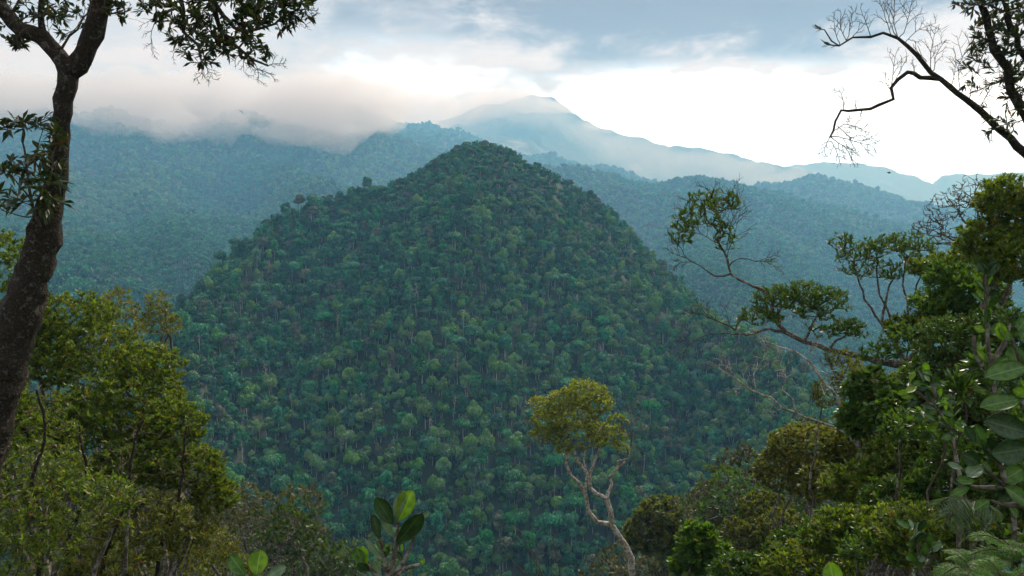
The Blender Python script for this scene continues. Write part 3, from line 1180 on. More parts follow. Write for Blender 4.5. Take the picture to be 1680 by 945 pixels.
L_bright = mat_leaf('bright_leaf', (0.045, 0.095, 0.012), (0.150, 0.240, 0.032), (0.22, 0.16, 0.03), 0.03, 0.4, 0.45)
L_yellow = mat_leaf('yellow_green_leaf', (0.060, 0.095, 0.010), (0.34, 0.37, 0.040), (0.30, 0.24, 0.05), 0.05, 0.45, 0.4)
L_brown = mat_leaf('brown_twig_leaf', (0.055, 0.045, 0.018), (0.130, 0.105, 0.040), (0.16, 0.07, 0.03), 0.1, 0.6, 0.3)


def ell(px, py, d, rx, ry, rz=None):
    """crown lobe: photograph radii turned into metres at its distance"""
    c = P(px, py, d)
    a, b = rx * d / F, ry * d / F
    return c, (a, (rz if rz else (a + b) * 0.5), b)


def leaf_dirs(sk, nodes, k, rg, up=0.35, fwd=0.7, spread=0.8):
    pos = np.array(sk.pos)
    par = np.array(sk.par)
    nodes = np.asarray(nodes)
    e = unit(pos[nodes] - pos[np.maximum(par[nodes], 0)])
    N = np.repeat(nodes, k)
    E = np.repeat(e, k, 0)
    ax = unit(E * fwd + unit(rg.normal(size=(len(N), 3))) * spread + np.array([0, 0, up]))
    f = rg.random((len(N), 1)) * 0.9
    pp = pos[np.maximum(par[N], 0)]
    base = pos[N] * (1 - f) + pp * f
    return base, ax


def grown(sk, name, label, cat, leafm, barkm, twigs, leaf=(0.07, 0.022), k=7, keep=1.0, tip=0.004, sides=6, thick=0.02,
          levels=2, up=0.35, fwd=0.7, spread=0.8, droop=0.08, group=None, fold=.25, expo=2.2, tint_mu=0.0, leafname='crown', blunt=0.5, rough=0.0):
    """thing > trunk, foliage from a skeleton; origin at the foot of the trunk"""
    rg = sk.rg
    sk.radii(tip, expo)
    pos = np.array(sk.pos)
    par = np.array(sk.par)
    root = pos[0].copy()
    V, Q = tube_edges(pos - root, par, sk.rad, sides, rough=rough)
    e = empty(name, root)
    tag(e, label, cat, group)
    # limbs and twigs are one piece of wood; thin wood takes the twig bark
    thin = sk.rad < thick
    ch = np.where(par >= 0)[0]
    obj('trunk', mesh_np('trunk', V, Q, mats=[barkm, twigs], matidx=np.repeat(thin[ch].astype(int), sides)), e)
    if leafm is not None and k > 0:
        nodes = set(np.where(sk.kids == 0)[0].tolist()) | set(sk.ends)
        if levels > 1:
            fine = np.where((sk.rad < tip * (1.15 + .35 * levels)) & (par >= 0))[0]
            nodes |= set(fine[rg.random(len(fine)) < .22 * levels].tolist())
        nodes = np.array(sorted(nodes))
        nodes = nodes[np.array([not sk.bare[n] for n in nodes])] if hasattr(sk, 'bare') else nodes
        nodes = nodes[rg.random(len(nodes)) < keep]
        b, ax = leaf_dirs(sk, nodes, k, rg, up, fwd, spread)
        n = len(b)
        sz = rg.uniform(0.65, 1.3, n)
        cl = np.repeat(rg.uniform(-.22, .22, len(nodes)), k)
        tint = np.clip(rg.beta(2, 2, n) + cl + tint_mu, 0, 1)
        me = leaves_mesh(leafname, b - root, ax, leaf[0] * sz, leaf[1] * sz, leafm, tint, fold, rg, droop, blunt)
        obj(leafname, me, e)
    return e


def ground_at(x, y):
    return float(height(np.array([x]), np.array([y]))[0])


def down(p, dx=0.0, dy=0.0):
    """ground point below p, a little aside"""
    x, y = p[0] + dx, p[1] + dy
    return np.array([x, y, ground_at(x, y) - 0.1])


def bush(seed, name, label, lobes, leafm, n, stem=0.10, stems=3, step=0.22, cat='tree', shell=0.5, zmin=-0.5, bark=None, twig=None, foot=None, wig=0.2,
         up=0.1, open_from=0.55, **kw):
    """stems rise from one foot and fork into a crown made of lobes given in photograph terms"""
    sk = Skel(seed)
    rg = sk.rg
    E = [ell(*l) for l in lobes]
    cen = np.mean([c for c, _ in E], 0)
    ft = foot if foot is not None else down(cen, rg.normal() * .3, rg.normal() * .3)
    hgt = cen[2] - ft[2]
    trunk_top = ft + (cen - ft) * 0.35 + rg.normal(size=3) * 0.04 * hgt
    ids = sk.limb([ft, ft + (trunk_top - ft) * .5 + rg.normal(size=3) * .05 * hgt, trunk_top], stem, stem * .8, step=step * 1.5, jit=0.02, open_from=1.0)
    for s in range(max(stems, len(E))):
        c, r = E[s % len(E)]
        tgt = c + rg.normal(size=3) * np.array(r) * 0.35
        tgt[2] = c[2] - r[2] * 0.25
        mid = (trunk_top + tgt) / 2 + rg.normal(size=3) * 0.08 * hgt
        sk.limb([trunk_top, mid, tgt], stem * .62, stem * .25, step=step * 1.3, jit=0.03, at=ids[-1], open_from=open_from)
    vol = np.array([r[0] * r[2] for _, r in E])
    vol = vol / vol.sum()
    tg = np.concatenate([ellipsoid_pts(max(4, int(n * v)), c, r, rg, shell, zmin) for (c, r), v in zip(E, vol)])
    sk.reach(tg, step=step, wig=wig, up=up)
    kw['k'] = int(kw.get('k', 7) * 1.9)
    lf_ = kw.get('leaf', (.07, .022))
    kw['leaf'] = (lf_[0] * 1.25, lf_[1] * 1.35)
    return grown(sk, name, label, cat, leafm, bark or M_bark_g, twig or M_twig, **kw)


# --- the forked tree on the left
sk = Skel(1)
D = 8.0
ft = down(P(-120, 1200, D))
tr = sk.limb([ft, P(-85, 1000, D), P(-25, 720, D), P(14, 580, D), P(40, 490, D), P(66, 410, D), P(84, 330, D), P(97, 255, D), P(102, 185, D), P(112, 120, D)],
             0.27, 0.10, step=0.10, jit=0.006, open_from=1.1)
for i in tr:                                  # trunk thickness read down the tree
    z_ = sk.pos[i][2]
    sk.fix[i] = float(np.interp(z_, [-5, -1.9, -1.45, -0.6, -0.1, 0.3, 0.75, 1.1], [0.28, 0.200, 0.190, 0.155, 0.108, 0.088, 0.083, 0.103])) * (1 + 0.035 * math.sin(z_ * 9) + 0.03 * math.sin(z_ * 23 + 1))
ll = sk.limb([P(112, 120, D), P(96, 88, D), P(72, 62, D), P(35, 48, D), P(8, 18, D), P(-25, -40, D), P(-40, -120, D)], 0.082, 0.05, step=0.1, jit=0.006, at=tr[-1], open_from=1.1)
rl = sk.limb([P(112, 120, D), P(138, 92, D), P(152, 55, D), P(166, 5, D), P(185, -60, D - .1), P(225, -130, D - .3), P(300, -190, D - .6)], 0.10, 0.06, step=0.1, jit=0.006, at=tr[-1], open_from=1.1)
u1 = sk.limb([P(66, 58, D), P(68, 20, D), P(72, -30, D), P(80, -120, D)], 0.03, 0.02, step=0.1, jit=0.006)
t1 = sk.limb([P(106, 72, D), P(125, 45, D), P(150, 15, D)], 0.012, 0.006, step=0.08, jit=0.008, open_from=0.3)
t2 = sk.limb([P(30, 46, D), P(22, 20, D), P(35, -10, D)], 0.015, 0.008, step=0.08, jit=0.008, open_from=0.3)
t3 = sk.limb([P(160, 30, D), P(185, 22, D), P(205, 15, D)], 0.010, 0.005, step=0.08, jit=0.008, open_from=0.3)
t4 = sk.limb([P(8, 20, D), P(25, 55, D), P(38, 72, D)], 0.014, 0.006, step=0.08, jit=0.008, open_from=0.3)
# boughs reaching over to the hanging crown
b1 = sk.limb([P(225, -130, D - .3), P(270, -110, D - .4), P(296, -50, D - .5), P(298, 20, D - .5), P(303, 52, D - .5), P(322, 72, D - .5), P(330, 98, D - .5)], 0.045, 0.010, step=0.1, jit=0.012, open_from=0.45)
b2 = sk.limb([P(300, -190, D - .6), P(335, -120, D - .6), P(343, -30, D - .6), P(356, 25, D - .6), P(362, 50, D - .6), P(390, 78, D - .6), P(412, 98, D - .6), P(440, 108, D - .6)], 0.045, 0.008, step=0.1, jit=0.012, open_from=0.4)
b3 = sk.limb([P(352, 10, D - .6), P(385, 45, D - .7), P(425, 50, D - .7), P(470, 25, D - .7), P(500, 15, D - .7)], 0.020, 0.006, step=0.1, jit=0.012, open_from=0.1)
b4 = sk.limb([P(340, -60, D - .6), P(400, -30, D - .6), P(450, -10, D - .6), P(490, 5, D - .6)], 0.022, 0.006, step=0.1, jit=0.012, open_from=0.1)
b5 = sk.limb([P(296, -50, D - .5), P(270, -30, D - .5), P(255, 10, D - .5)], 0.016, 0.005, step=0.1, jit=0.012, open_from=0.2)
rg = sk.rg
lob = [(290, 25, 7.5, 48, 38, .5), (335, 75, 7.5, 42, 35, .4), (370, 20, 7.4, 60, 50, .5), (395, 70, 7.4, 50, 28, .4), (440, 20, 7.3, 62, 36, .4), (490, 12, 7.3, 30, 22, .3),
       (260, 18, 7.5, 20, 24, .3)]
cnt = [45, 40, 70, 36, 70, 22, 14]
tg = np.concatenate([ellipsoid_pts(n, *ell(*l), rg, 0.2) for l, n in zip(lob, cnt)])
sk.reach(tg, step=0.07, wig=0.22)
n0 = len(sk.pos)
tg = np.concatenate([ellipsoid_pts(16, *ell(*l), rg, 0.2) for l in
                     [(30, 25, 8, 45, 35, .3), (110, 20, 8, 45, 40, .3), (190, 18, 8, 20, 14, .2), (75, 5, 8, 40, 25, .3), (28, 68, 8, 14, 8, .1)]])
sk.reach(tg, step=0.07, wig=0.2)
n1 = len(sk.pos)
# bare twig ends under the hanging crown
for a_, b_ in [((405, 92), (450, 122)), ((412, 98), (425, 138)), ((440, 108), (468, 104)), ((330, 95), (318, 132)), ((330, 95), (350, 130)), ((303, 50), (285, 88)), ((262, 20), (248, 80)),
               ((470, 25), (505, 45)), ((390, 78), (400, 118)), ((500, 15), (522, 18)), ((36, 50), (30, 78)), ((150, 18), (175, 5)), ((95, 85), (86, 20)), ((125, 46), (140, 10)), ((185, 22), (212, 12))]:
    spray(sk, P(*a_, 7.42), P(*b_, 7.42), 6, 2, .0040, .7)
sk.bare = [i >= n1 for i in range(len(sk.pos))]
forked = grown(sk, 'forked_tree', 'dark mossy tree with a thick forked trunk and a hanging leafy bough, far left', 'tree', L_sil, M_bark_d, M_twig,
               leaf=(0.078, 0.028), k=8, levels=2, tip=0.0028, sides=14, thick=0.014, up=0.1, fwd=0.9, spread=0.75, rough=0.14, blunt=.55)

rgm2 = np.random.default_rng(8)
cand = np.array([i for i in tr + ll[:40] + rl[:14] if i > 0])
wt = sk.rad[cand] ** 2 * (.3 + np.clip(1.2 - sk.pos[tr[-1]][2] * 0 - np.array([sk.pos[i][2] for i in cand]), .1, 2))
pick = rgm2.choice(cand, 5200, p=wt / wt.sum())
posk = np.array(sk.pos)
tdir = unit(posk[pick] - posk[np.array(sk.par)[pick]])
rnd = unit(np.cross(tdir, rgm2.normal(size=(len(pick), 3))))
b_ = posk[pick] + tdir * rgm2.uniform(-.05, .05, (len(pick), 1)) + rnd * (sk.rad[pick] * .97)[:, None]
ax_ = unit(rnd * .7 + rgm2.normal(size=(len(pick), 3)) * .5 - np.array([0, 0, .5]))
M_moss = mat_leaf('trunk_moss', (.018, .020, .006), (.070, .062, .020), (.12, .08, .04), .1, .8, .2)
obj('moss', leaves_mesh('moss', b_ - posk[0], ax_, rgm2.uniform(.012, .045, len(pick)), rgm2.uniform(.006, .014, len(pick)), M_moss, rgm2.beta(2, 2, len(pick)), .2, rgm2), forked)

# --- leafy shoots growing on its trunk
sk = Skel(2)
base = P(66, 372, 7.85)
sk.limb([base, P(52, 330, 7.75), P(42, 260, 7.7), P(36, 200, 7.7)], 0.016, 0.006, step=0.08, jit=0.006)
sk.limb([P(52, 330, 7.75), P(20, 290, 7.7), P(8, 285, 7.7)], 0.008, 0.005, step=0.08, jit=0.006)
sk.limb([P(60, 355, 7.75), P(30, 355, 7.6), P(4, 345, 7.6)], 0.008, 0.005, step=0.08, jit=0.006)
sk.limb([P(60, 350, 7.75), P(80, 300, 7.6), P(92, 240, 7.6)], 0.010, 0.005, step=0.08, jit=0.006)
sk.limb([P(45, 280, 7.7), P(62, 250, 7.7), P(70, 215, 7.7)], 0.007, 0.004, step=0.08, jit=0.006)
tg = np.concatenate([ellipsoid_pts(n, *ell(*l), sk.rg, 0.2) for l, n in [((30, 200, 7.7, 30, 22, .15), 9), ((70, 195, 7.7, 14, 12, .1), 4), ((60, 270, 7.7, 45, 32, .2), 22),
                                                                      ((75, 320, 7.6, 35, 30, .15), 20), ((12, 330, 7.7, 22, 25, .15), 8), ((100, 225, 7.6, 14, 12, .1), 7), ((10, 280, 7.7, 14, 12, .1), 5)]])
sk.reach(tg, step=0.06, wig=0.12, up=.1)
grown(sk, 'perched_shrub', 'long leaved shoots sprouting from the trunk of the forked tree', 'shrub', L_sil, M_twig, M_twig,
      leaf=(0.14, 0.038), k=6, levels=1, tip=0.003, sides=6, thick=0.004, up=0.15, fwd=0.6, spread=0.9, droop=0.22, blunt=.5, tint_mu=.05)

# --- the thicket on the left
SH = dict(leaf=(0.062, 0.020), tip=0.003, sides=5, thick=0.012)
bush(11, 'evergreen_tree', 'small leaved evergreen rising behind the forked trunk at the left edge', [(-10, 440, 14, 70, 70), (10, 530, 14, 90, 60)], L_shrub, 800, k=9, levels=3, **SH)
bush(12, 'evergreen_tree', 'dense dark evergreen just right of the forked trunk, sunlit along its top',
     [(120, 520, 14.5, 75, 45), (60, 600, 14, 90, 60), (150, 580, 14, 95, 55)], L_shrub, 1500, k=10, levels=3, stem=.09, **SH)
bush(13, 'evergreen_tree', 'wide evergreen whose crown bulges right below the two sparse treetops', [(235, 600, 13.5, 72, 42), (200, 660, 13, 110, 60), (120, 700, 12.5, 110, 60)],
     L_shrub, 1700, k=10, levels=3, stem=.09, **SH)
bush(14, 'evergreen_tree', 'dark evergreen with its outer edge pushed farthest over the valley in the left thicket',
     [(280, 700, 12.5, 62, 48), (300, 770, 12, 75, 45), (350, 815, 12, 42, 38), (230, 760, 12, 85, 45)], L_shrub, 1700, k=10, levels=3, stem=.07, **SH)
bush(15, 'sparse_tree', 'thin crowned tree with pinkish brown twigs, first of two above the left thicket', [(195, 505, 17, 34, 34), (165, 520, 17, 22, 36), (215, 545, 17, 26, 26)], L_olive, 260, k=5,
     levels=1, leaf=(0.07, 0.024), tip=0.004, sides=5, thick=.014, stem=.08, bark=M_bark_g, twig=M_bark_p)
bush(16, 'sparse_tree', 'thin crowned tree with pinkish brown twigs, nearer the central hill', [(262, 498, 18, 26, 22), (255, 530, 18, 28, 30), (285, 535, 18, 16, 26)], L_olive, 220, k=5, levels=1,
     leaf=(0.07, 0.024), tip=0.004, sides=5, thick=.014, stem=.08, bark=M_bark_g, twig=M_bark_p)
bush(17, 'evergreen_tree', 'shaded evergreen with bare lower stems in the bottom left corner', [(40, 780, 10, 110, 60), (130, 830, 9.5, 110, 60), (20, 900, 9, 110, 60)], L_shrub, 800, k=6, levels=2, stem=.07,
     stems=6, **SH)
bush(18, 'evergreen_tree', 'low open evergreen with dark crooked stems at the foot of the left thicket', [(230, 850, 11, 90, 40), (300, 880, 11.5, 70, 40), (180, 920, 10.5, 90, 40)], L_olive, 700, k=7, levels=2,
     stem=.06, stems=6, **SH)
bush(19, 'evergreen_tree', 'olive green bush low down where the left thicket meets the valley', [(330, 900, 17, 70, 35), (260, 930, 16, 90, 35), (380, 930, 18, 60, 25)], L_olive, 800, k=9, levels=2, **SH)
bush(20, 'evergreen_tree', 'evergreen filling the gap under the forked trunk at the left edge', [(-20, 660, 11.5, 80, 60), (50, 720, 11.5, 90, 50)], L_shrub, 900, k=9, levels=2, **SH)
for i, (pp, d, lab) in enumerate([([(255, 990), (262, 900), (290, 830), (300, 760), (306, 700)], 11.4, 'dark crooked stem forking through the lower middle of the left thicket'),
                                  ([(160, 1000), (175, 900), (210, 820), (215, 740), (235, 690)], 10.6, 'slim dark stem leaning right inside the left thicket'),
                                  ([(60, 1000), (70, 880), (55, 790), (75, 700), (60, 640)], 9.6, 'slim upright dark stem near the bottom left corner'),
                                  ([(120, 1000), (112, 900), (140, 800), (130, 700)], 10.2, 'slim bare stem between the two leaning ones in the left thicket')]):
    sk = Skel(60 + i)
    ps = [P(a, b, d) for a, b in pp]
    sk.limb([down(ps[0])] + ps, 0.045, 0.015, step=.15, jit=.012, open_from=.35)
    sk.reach(ellipsoid_pts(46, *ell(pp[-2][0], pp[-2][1] + 10, d, 65, 90, .8), sk.rg, .3), step=.15, wig=.25, up=.2)
    grown(sk, 'bare_sapling', lab, 'sapling', L_olive, M_bark_d, M_twig, leaf=(.06, .02), k=2, keep=.6, levels=1, tip=.004, sides=5, thick=.01)

# --- the lone tree in the middle
sk = Skel(30)
D = 30.0
ft = down(P(1046, 1000, D))
tr = sk.limb([ft, P(1048, 1010, D), P(1038, 945, D), P(1032, 908, D), P(1018, 884, D), P(1003, 861, D)], 0.17, 0.12, step=.3, jit=.02, open_from=1.1)
la = sk.limb([P(1003, 861, D), P(980, 857, D), P(966, 843, D), P(960, 806, D), P(938, 780, D), P(928, 764, D), P(931, 742, D), P(925, 715, D)], .09, .05, step=.3, jit=.02, at=tr[-1], open_from=.75)
lb = sk.limb([P(1003, 861, D), P(1000, 838, D - .3), P(994, 818, D - .3), P(979, 810, D - .5), P(968, 802, D - .5), P(966, 778, D - .5), P(945, 753, D - .5), P(942, 730, D - .5)], .11, .05, step=.3, jit=.02, at=tr[-1],
             open_from=.85)
lc = sk.limb([P(994, 818, D - .3), P(1002, 795, D), P(999, 782, D), P(1009, 770, D), P(1030, 753, D), P(1035, 730, D), P(1036, 700, D)], .06, .025, step=.3, jit=.02, open_from=.8)
ld = sk.limb([P(966, 778, D - .5), P(976, 756, D - .5), P(984, 735, D - .5), P(985, 700, D - .5)], .055, .03, step=.3, jit=.02, open_from=.5)
le = sk.limb([P(1009, 770, D), P(1014, 756, D), P(1030, 752, D)], .04, .03, step=.3, jit=.01, open_from=.9)
lf = sk.limb([P(960, 806, D), P(962, 780, D), P(958, 755, D), P(965, 730, D)], .05, .03, step=.3, jit=.02, open_from=.7)
lg = sk.limb([P(931, 735, D), P(905, 728, D), P(880, 722, D), P(868, 712, D)], .025, .012, step=.3, jit=.02, open_from=.5)
lobs = [(960, 643, 30, 34, 17, 1.0), (926, 658, 30, 26, 17, .8), (888, 663, 30, 22, 13, .7), (900, 690, 30, 30, 18, .8), (942, 682, 29.5, 42, 20, 1.2), (980, 660, 30, 26, 24, 1.0), (948, 716, 29.6, 48, 18, 1.2),
        (995, 715, 30, 32, 17, 1.0), (1012, 688, 30, 15, 7, .4), (924, 737, 29.6, 12, 9, .3), (900, 712, 29.6, 26, 11, .6), (1020, 735, 30, 12, 5, .3)]
lobs = [(a, b, c_, d_ * 1.14, e_ * 1.12, f_ * 1.1) for a, b, c_, d_, e_, f_ in lobs]
tg = np.concatenate([ellipsoid_pts(int(l[3] * l[4] * .24) + 8, *ell(*l), sk.rg, .55, -.35) for l in lobs])
sk.reach(tg, step=.22, wig=.2, up=.15)
nb = len(sk.pos)
for a_, b_ in [((1036, 702), (1052, 682)), ((1035, 715), (1058, 700)), ((1036, 702), (1030, 668)), ((1034, 730), (1050, 742)), ((1035, 712), (1018, 690)), ((868, 712), (860, 690)), ((880, 720), (866, 732)), ((1033, 740), (1046, 770)),
               ((945, 753), (936, 742))]:
    spray(sk, P(*a_, 30), P(*b_, 30), 7, 2, .013, .65)
sk.bare = [i >= nb for i in range(len(sk.pos))]
grown(sk, 'lone_tree', 'lone tree with pale crooked limbs and a billowing yellow green crown above the dark valley', 'tree', L_yellow, M_bark_p, M_bark_g,
      leaf=(.12, .06), k=8, levels=2, tip=.010, sides=9, thick=.03, up=.4, fwd=.4, spread=.9, rough=.28, tint_mu=.12)

# --- bare limbs reaching in at the top right
sk = Skel(31)
D = 9.0
ft = down(P(1900, 1200, D))
tr = sk.limb([ft, P(1860, 800, D), P(1800, 480, D), P(1735, 310, D), P(1680, 251, D), P(1627, 199, D), P(1597, 173, D), P(1558, 144, D), P(1528, 117, D), P(1503, 90, D), P(1473, 62, D), P(1448, 54, D),
              P(1428, 60, D), P(1398, 62, D), P(1376, 77, D), P(1356, 73, D)], 0.11, 0.014, step=.1, jit=.006, open_from=1.1)
for i in tr:
    x_ = sk.pos[i][0]
    sk.fix[i] = float(np.interp(x_, P(1356, 0, D)[0] + np.array([0, .3, .8, 1.2, 1.9, 2.3, 3.2]), [.007, .011, .018, .025, .036, .044, .09])) * (1 + .06 * sk.rg.normal())
l2 = sk.limb([P(1540, 132, D), P(1513, 127, D), P(1488, 119, D), P(1473, 129, D), P(1463, 144, D), P(1464, 162, D), P(1443, 172, D), P(1411, 183, D), P(1378, 180, D), P(1371, 199, D), P(1362, 224, D)],
             .026, .010, step=.08, jit=.008, open_from=1.1)
l3 = sk.limb([P(1376, 77, D), P(1364, 68, D), P(1352, 50, D), P(1337, 46, D)], .010, .005, step=.08, jit=.006, open_from=1.1)
q2 = sk.limb([P(1735, 310, D), P(1705, 240, D - .2), P(1680, 189, D - .3), P(1664, 159, D - .3), P(1650, 114, D - .3), P(1632, 80, D - .3), P(1620, 45, D - .3), P(1606, -5, D - .3), P(1600, -60, D - .3)], .06, .03, step=.1,
             jit=.008, open_from=.3)
q3 = sk.limb([P(1680, 189, D - .3), P(1700, 120, D - .4), P(1672, 75, D - .4), P(1655, 30, D - .4), P(1640, -30, D - .4)], .04, .025, step=.1, jit=.01, open_from=.1)
q4 = sk.limb([P(1664, 20, D - .4), P(1620, 8, D - .4), P(1575, 5, D - .4)], .014, .005, step=.1, jit=.01, open_from=.3)
lv = [((1660, 45, 8.6, 38, 50, .5), 110), ((1668, 130, 8.7, 18, 36, .3), 34), ((1605, 5, 8.6, 36, 12, .3), 26), ((1593, 85, 8.9, 20, 30, .25), 9), ((1610, 130, 8.9, 22, 50, .3), 12),
      ((1650, 200, 8.8, 28, 30, .3), 14)]
sk.reach(np.concatenate([ellipsoid_pts(n, *ell(*l), sk.rg, .2) for l, n in lv]), step=.08, wig=.2, up=.1)
nb = len(sk.pos)
for i in range(nb):
    sk.open[i] = (i in set(tr[len(tr) // 3:])) or (i in set(l2)) or (i in set(l3))
for a_, b_, n_ in [((1388, 66), (1380, 22), 6), ((1392, 66), (1400, 18), 6), ((1380, 76), (1368, 30), 5), ((1428, 59), (1412, 14), 5), ((1396, 62), (1424, 30), 4), ((1462, 58), (1440, -10), 6),
                   ((1472, 62), (1470, -12), 7), ((1478, 64), (1500, -10), 7), ((1484, 70), (1535, 38), 6), ((1470, 60), (1452, 10), 5), ((1463, 140), (1470, 88), 5), ((1470, 128), (1488, 96), 4),
                   ((1463, 150), (1452, 118), 4), ((1526, 116), (1536, 44), 6), ((1532, 122), (1552, 66), 5), ((1560, 145), (1568, 92), 6), ((1575, 155), (1596, 60), 7), ((1590, 168), (1612, 90), 7),
                   ((1500, 118), (1496, 98), 3), ((1384, 181), (1376, 146), 4), ((1406, 183), (1404, 162), 3), ((1414, 183), (1410, 192), 2),
                   ((1364, 222), (1432, 240), 9), ((1366, 216), (1416, 212), 8), ((1363, 226), (1400, 264), 8), ((1362, 222), (1348, 252), 6), ((1372, 205), (1398, 228), 6), ((1364, 232), (1378, 268), 5),
                   ((1627, 200), (1622, 238), 2), ((1520, 100), (1502, 68), 3), ((1606, 180), (1640, 130), 6)]:
    spray(sk, P(*a_, 9), P(*b_, 9), n_, 2, .0045, .65, bend=.10)
sk.bare = [i >= nb for i in range(len(sk.pos))]
grown(sk, 'bare_limbed_tree', 'tree with long crooked bare limbs against the bright sky, top right', 'tree', L_sil, M_bark_d, M_twig,
      leaf=(.095, .026), k=7, levels=2, tip=.0028, sides=10, thick=.010, up=.15, fwd=.9, spread=.7, rough=.1)

# --- the leaning tree with tufted crown
sk = Skel(32)
D = 16.0
ft = down(P(1640, 900, D - 1))
tr = sk.limb([ft, P(1620, 760, D - .8), P(1575, 650, D - .5), P(1507, 608, D - .3), P(1454, 596, D), P(1400, 584, D), P(1358, 573, D), P(1320, 560, D), P(1288, 545, D), P(1272, 522, D), P(1258, 482, D), P(1225, 466, D),
              P(1199, 450, D), P(1192, 425, D), P(1180, 400, D)], .20, .02, step=.15, jit=.015, open_from=.93)
for i in tr:
    x_ = sk.pos[i][0]
    sk.fix[i] = float(np.interp(x_, [P(p, 0, D)[0] for p in (1180, 1200, 1258, 1290, 1360, 1450, 1600)], [.014, .020, .028, .043, .050, .058, .10])) * (1 + .07 * math.sin(x_ * 21) + .04 * sk.rg.normal())
sk.limb([P(1199, 450, D), P(1174, 453, D), P(1140, 430, D), P(1115, 420, D)], .018, .006, step=.12, jit=.01, open_from=.3)
sk.limb([P(1195, 438, D), P(1212, 424, D), P(1240, 428, D), P(1262, 430, D)], .014, .005, step=.12, jit=.01, open_from=.6)
nA = len(sk.pos)
sk.limb([P(1288, 547, D), P(1262, 540, D - .2), P(1240, 547, D - .2), P(1213, 549, D - .2), P(1197, 535, D - .2), P(1165, 522, D - .2)], .035, .010, step=.12, jit=.012, open_from=.6)
sk.limb([P(1213, 549, D - .2), P(1170, 548, D - .2), P(1135, 562, D - .2)], .014, .006, step=.12, jit=.012, open_from=.5)
sk.limb([P(1272, 522, D), P(1285, 500, D), P(1310, 485, D)], .035, .015, step=.12, jit=.012, open_from=.4)
sk.limb([P(1320, 560, D), P(1335, 530, D), P(1345, 505, D)], .035, .015, step=.12, jit=.012, open_from=.4)
sk.limb([P(1358, 573, D), P(1372, 560, D), P(1390, 548, D)], .03, .012, step=.12, jit=.012, open_from=.4)
crown = [((1120, 385, 16, 22, 36, .6), 60), ((1150, 355, 16, 36, 42, .7), 110), ((1185, 335, 16, 28, 24, .5), 60), ((1190, 395, 16, 20, 35, .4), 40),
         ((1245, 522, 16, 38, 18, .5), 110), ((1275, 492, 16, 40, 26, .6), 170), ((1320, 485, 16, 36, 24, .6), 150), ((1355, 495, 16, 40, 26, .6), 140), ((1330, 515, 16, 36, 18, .5), 80),
         ((1390, 542, 16, 32, 18, .5), 110), ((1345, 545, 16, 22, 14, .4), 30)]
sk.reach(np.concatenate([ellipsoid_pts(n, *ell(*l), sk.rg, .45, -.4) for l, n in crown]), step=.13, wig=.2, up=.12)
nb = len(sk.pos)
for a_, b_, n_ in [((1240, 428), (1278, 440), 7), ((1245, 428), (1275, 418), 6), ((1165, 522), (1140, 498), 8), ((1165, 522), (1128, 514), 8), ((1180, 528), (1160, 492), 6), ((1135, 562), (1118, 590), 5),
                   ((1135, 562), (1112, 560), 5), ((1115, 420), (1094, 408), 6), ((1140, 430), (1100, 440), 8), ((1125, 425), (1098, 385), 7), ((1180, 402), (1130, 330), 10), ((1185, 402), (1165, 312), 10),
                   ((1190, 410), (1200, 315), 9), ((1192, 420), (1214, 345), 8), ((1197, 535), (1188, 500), 5)]:
    spray(sk, P(*a_, 15.95), P(*b_, 15.95), n_, 2, .0075, .6, bend=.10)
sk.bare = [i >= nb for i in range(len(sk.pos))]
grown(sk, 'leaning_tree', 'leaning tree with a mossy trunk stretched leftward and separate dark tufts of leaves', 'tree', L_dark, M_bark_g, M_twig,
      leaf=(.10, .030), k=8, levels=1, tip=.005, sides=8, thick=.018, up=.55, fwd=.8, spread=.6, rough=.12, tint_mu=.05)

# --- slender tree behind it
sk = Skel(33)
D = 18.0
ft = down(P(1500, 760, D))
tr = sk.limb([ft, P(1505, 690, D), P(1485, 600, D), P(1470, 565, D)], .10, .06, step=.2, jit=.02, open_from=1.1)
for e_ in [[(1470, 565), (1445, 530), (1420, 490), (1405, 440), (1385, 410)], [(1470, 565), (1462, 520), (1440, 470), (1440, 430)], [(1470, 565), (1490, 520), (1480, 470), (1485, 430)],
           [(1485, 600), (1515, 540), (1500, 480), (1515, 440)], [(1445, 530), (1455, 480), (1470, 440)]]:
    sk.limb([P(a, b, D) for a, b in e_], .035, .014, step=.18, jit=.025, open_from=.55)
crown = [((1378, 395, 18, 20, 16, .4), 40), ((1410, 415, 18, 34, 24, .6), 120), ((1450, 405, 18, 34, 20, .6), 120), ((1490, 400, 18, 40, 20, .6), 120), ((1440, 445, 18, 40, 24, .6), 110), ((1510, 430, 18, 34, 34, .6), 120),
         ((1385, 440, 18, 20, 24, .4), 30)]
sk.reach(np.concatenate([ellipsoid_pts(n, *ell(*l), sk.rg, .4, -.5) for l, n in crown]), step=.16, wig=.22, up=.2)
grown(sk, 'slender_tree', 'slender tree with an open fan of branches and thin leafy top behind the leaning trunk', 'tree', L_dark, M_bark_g, M_twig,
      leaf=(.10, .030), k=7, levels=1, tip=.005, sides=6, thick=.018, up=.5, fwd=.8, spread=.6, tint_mu=.05)

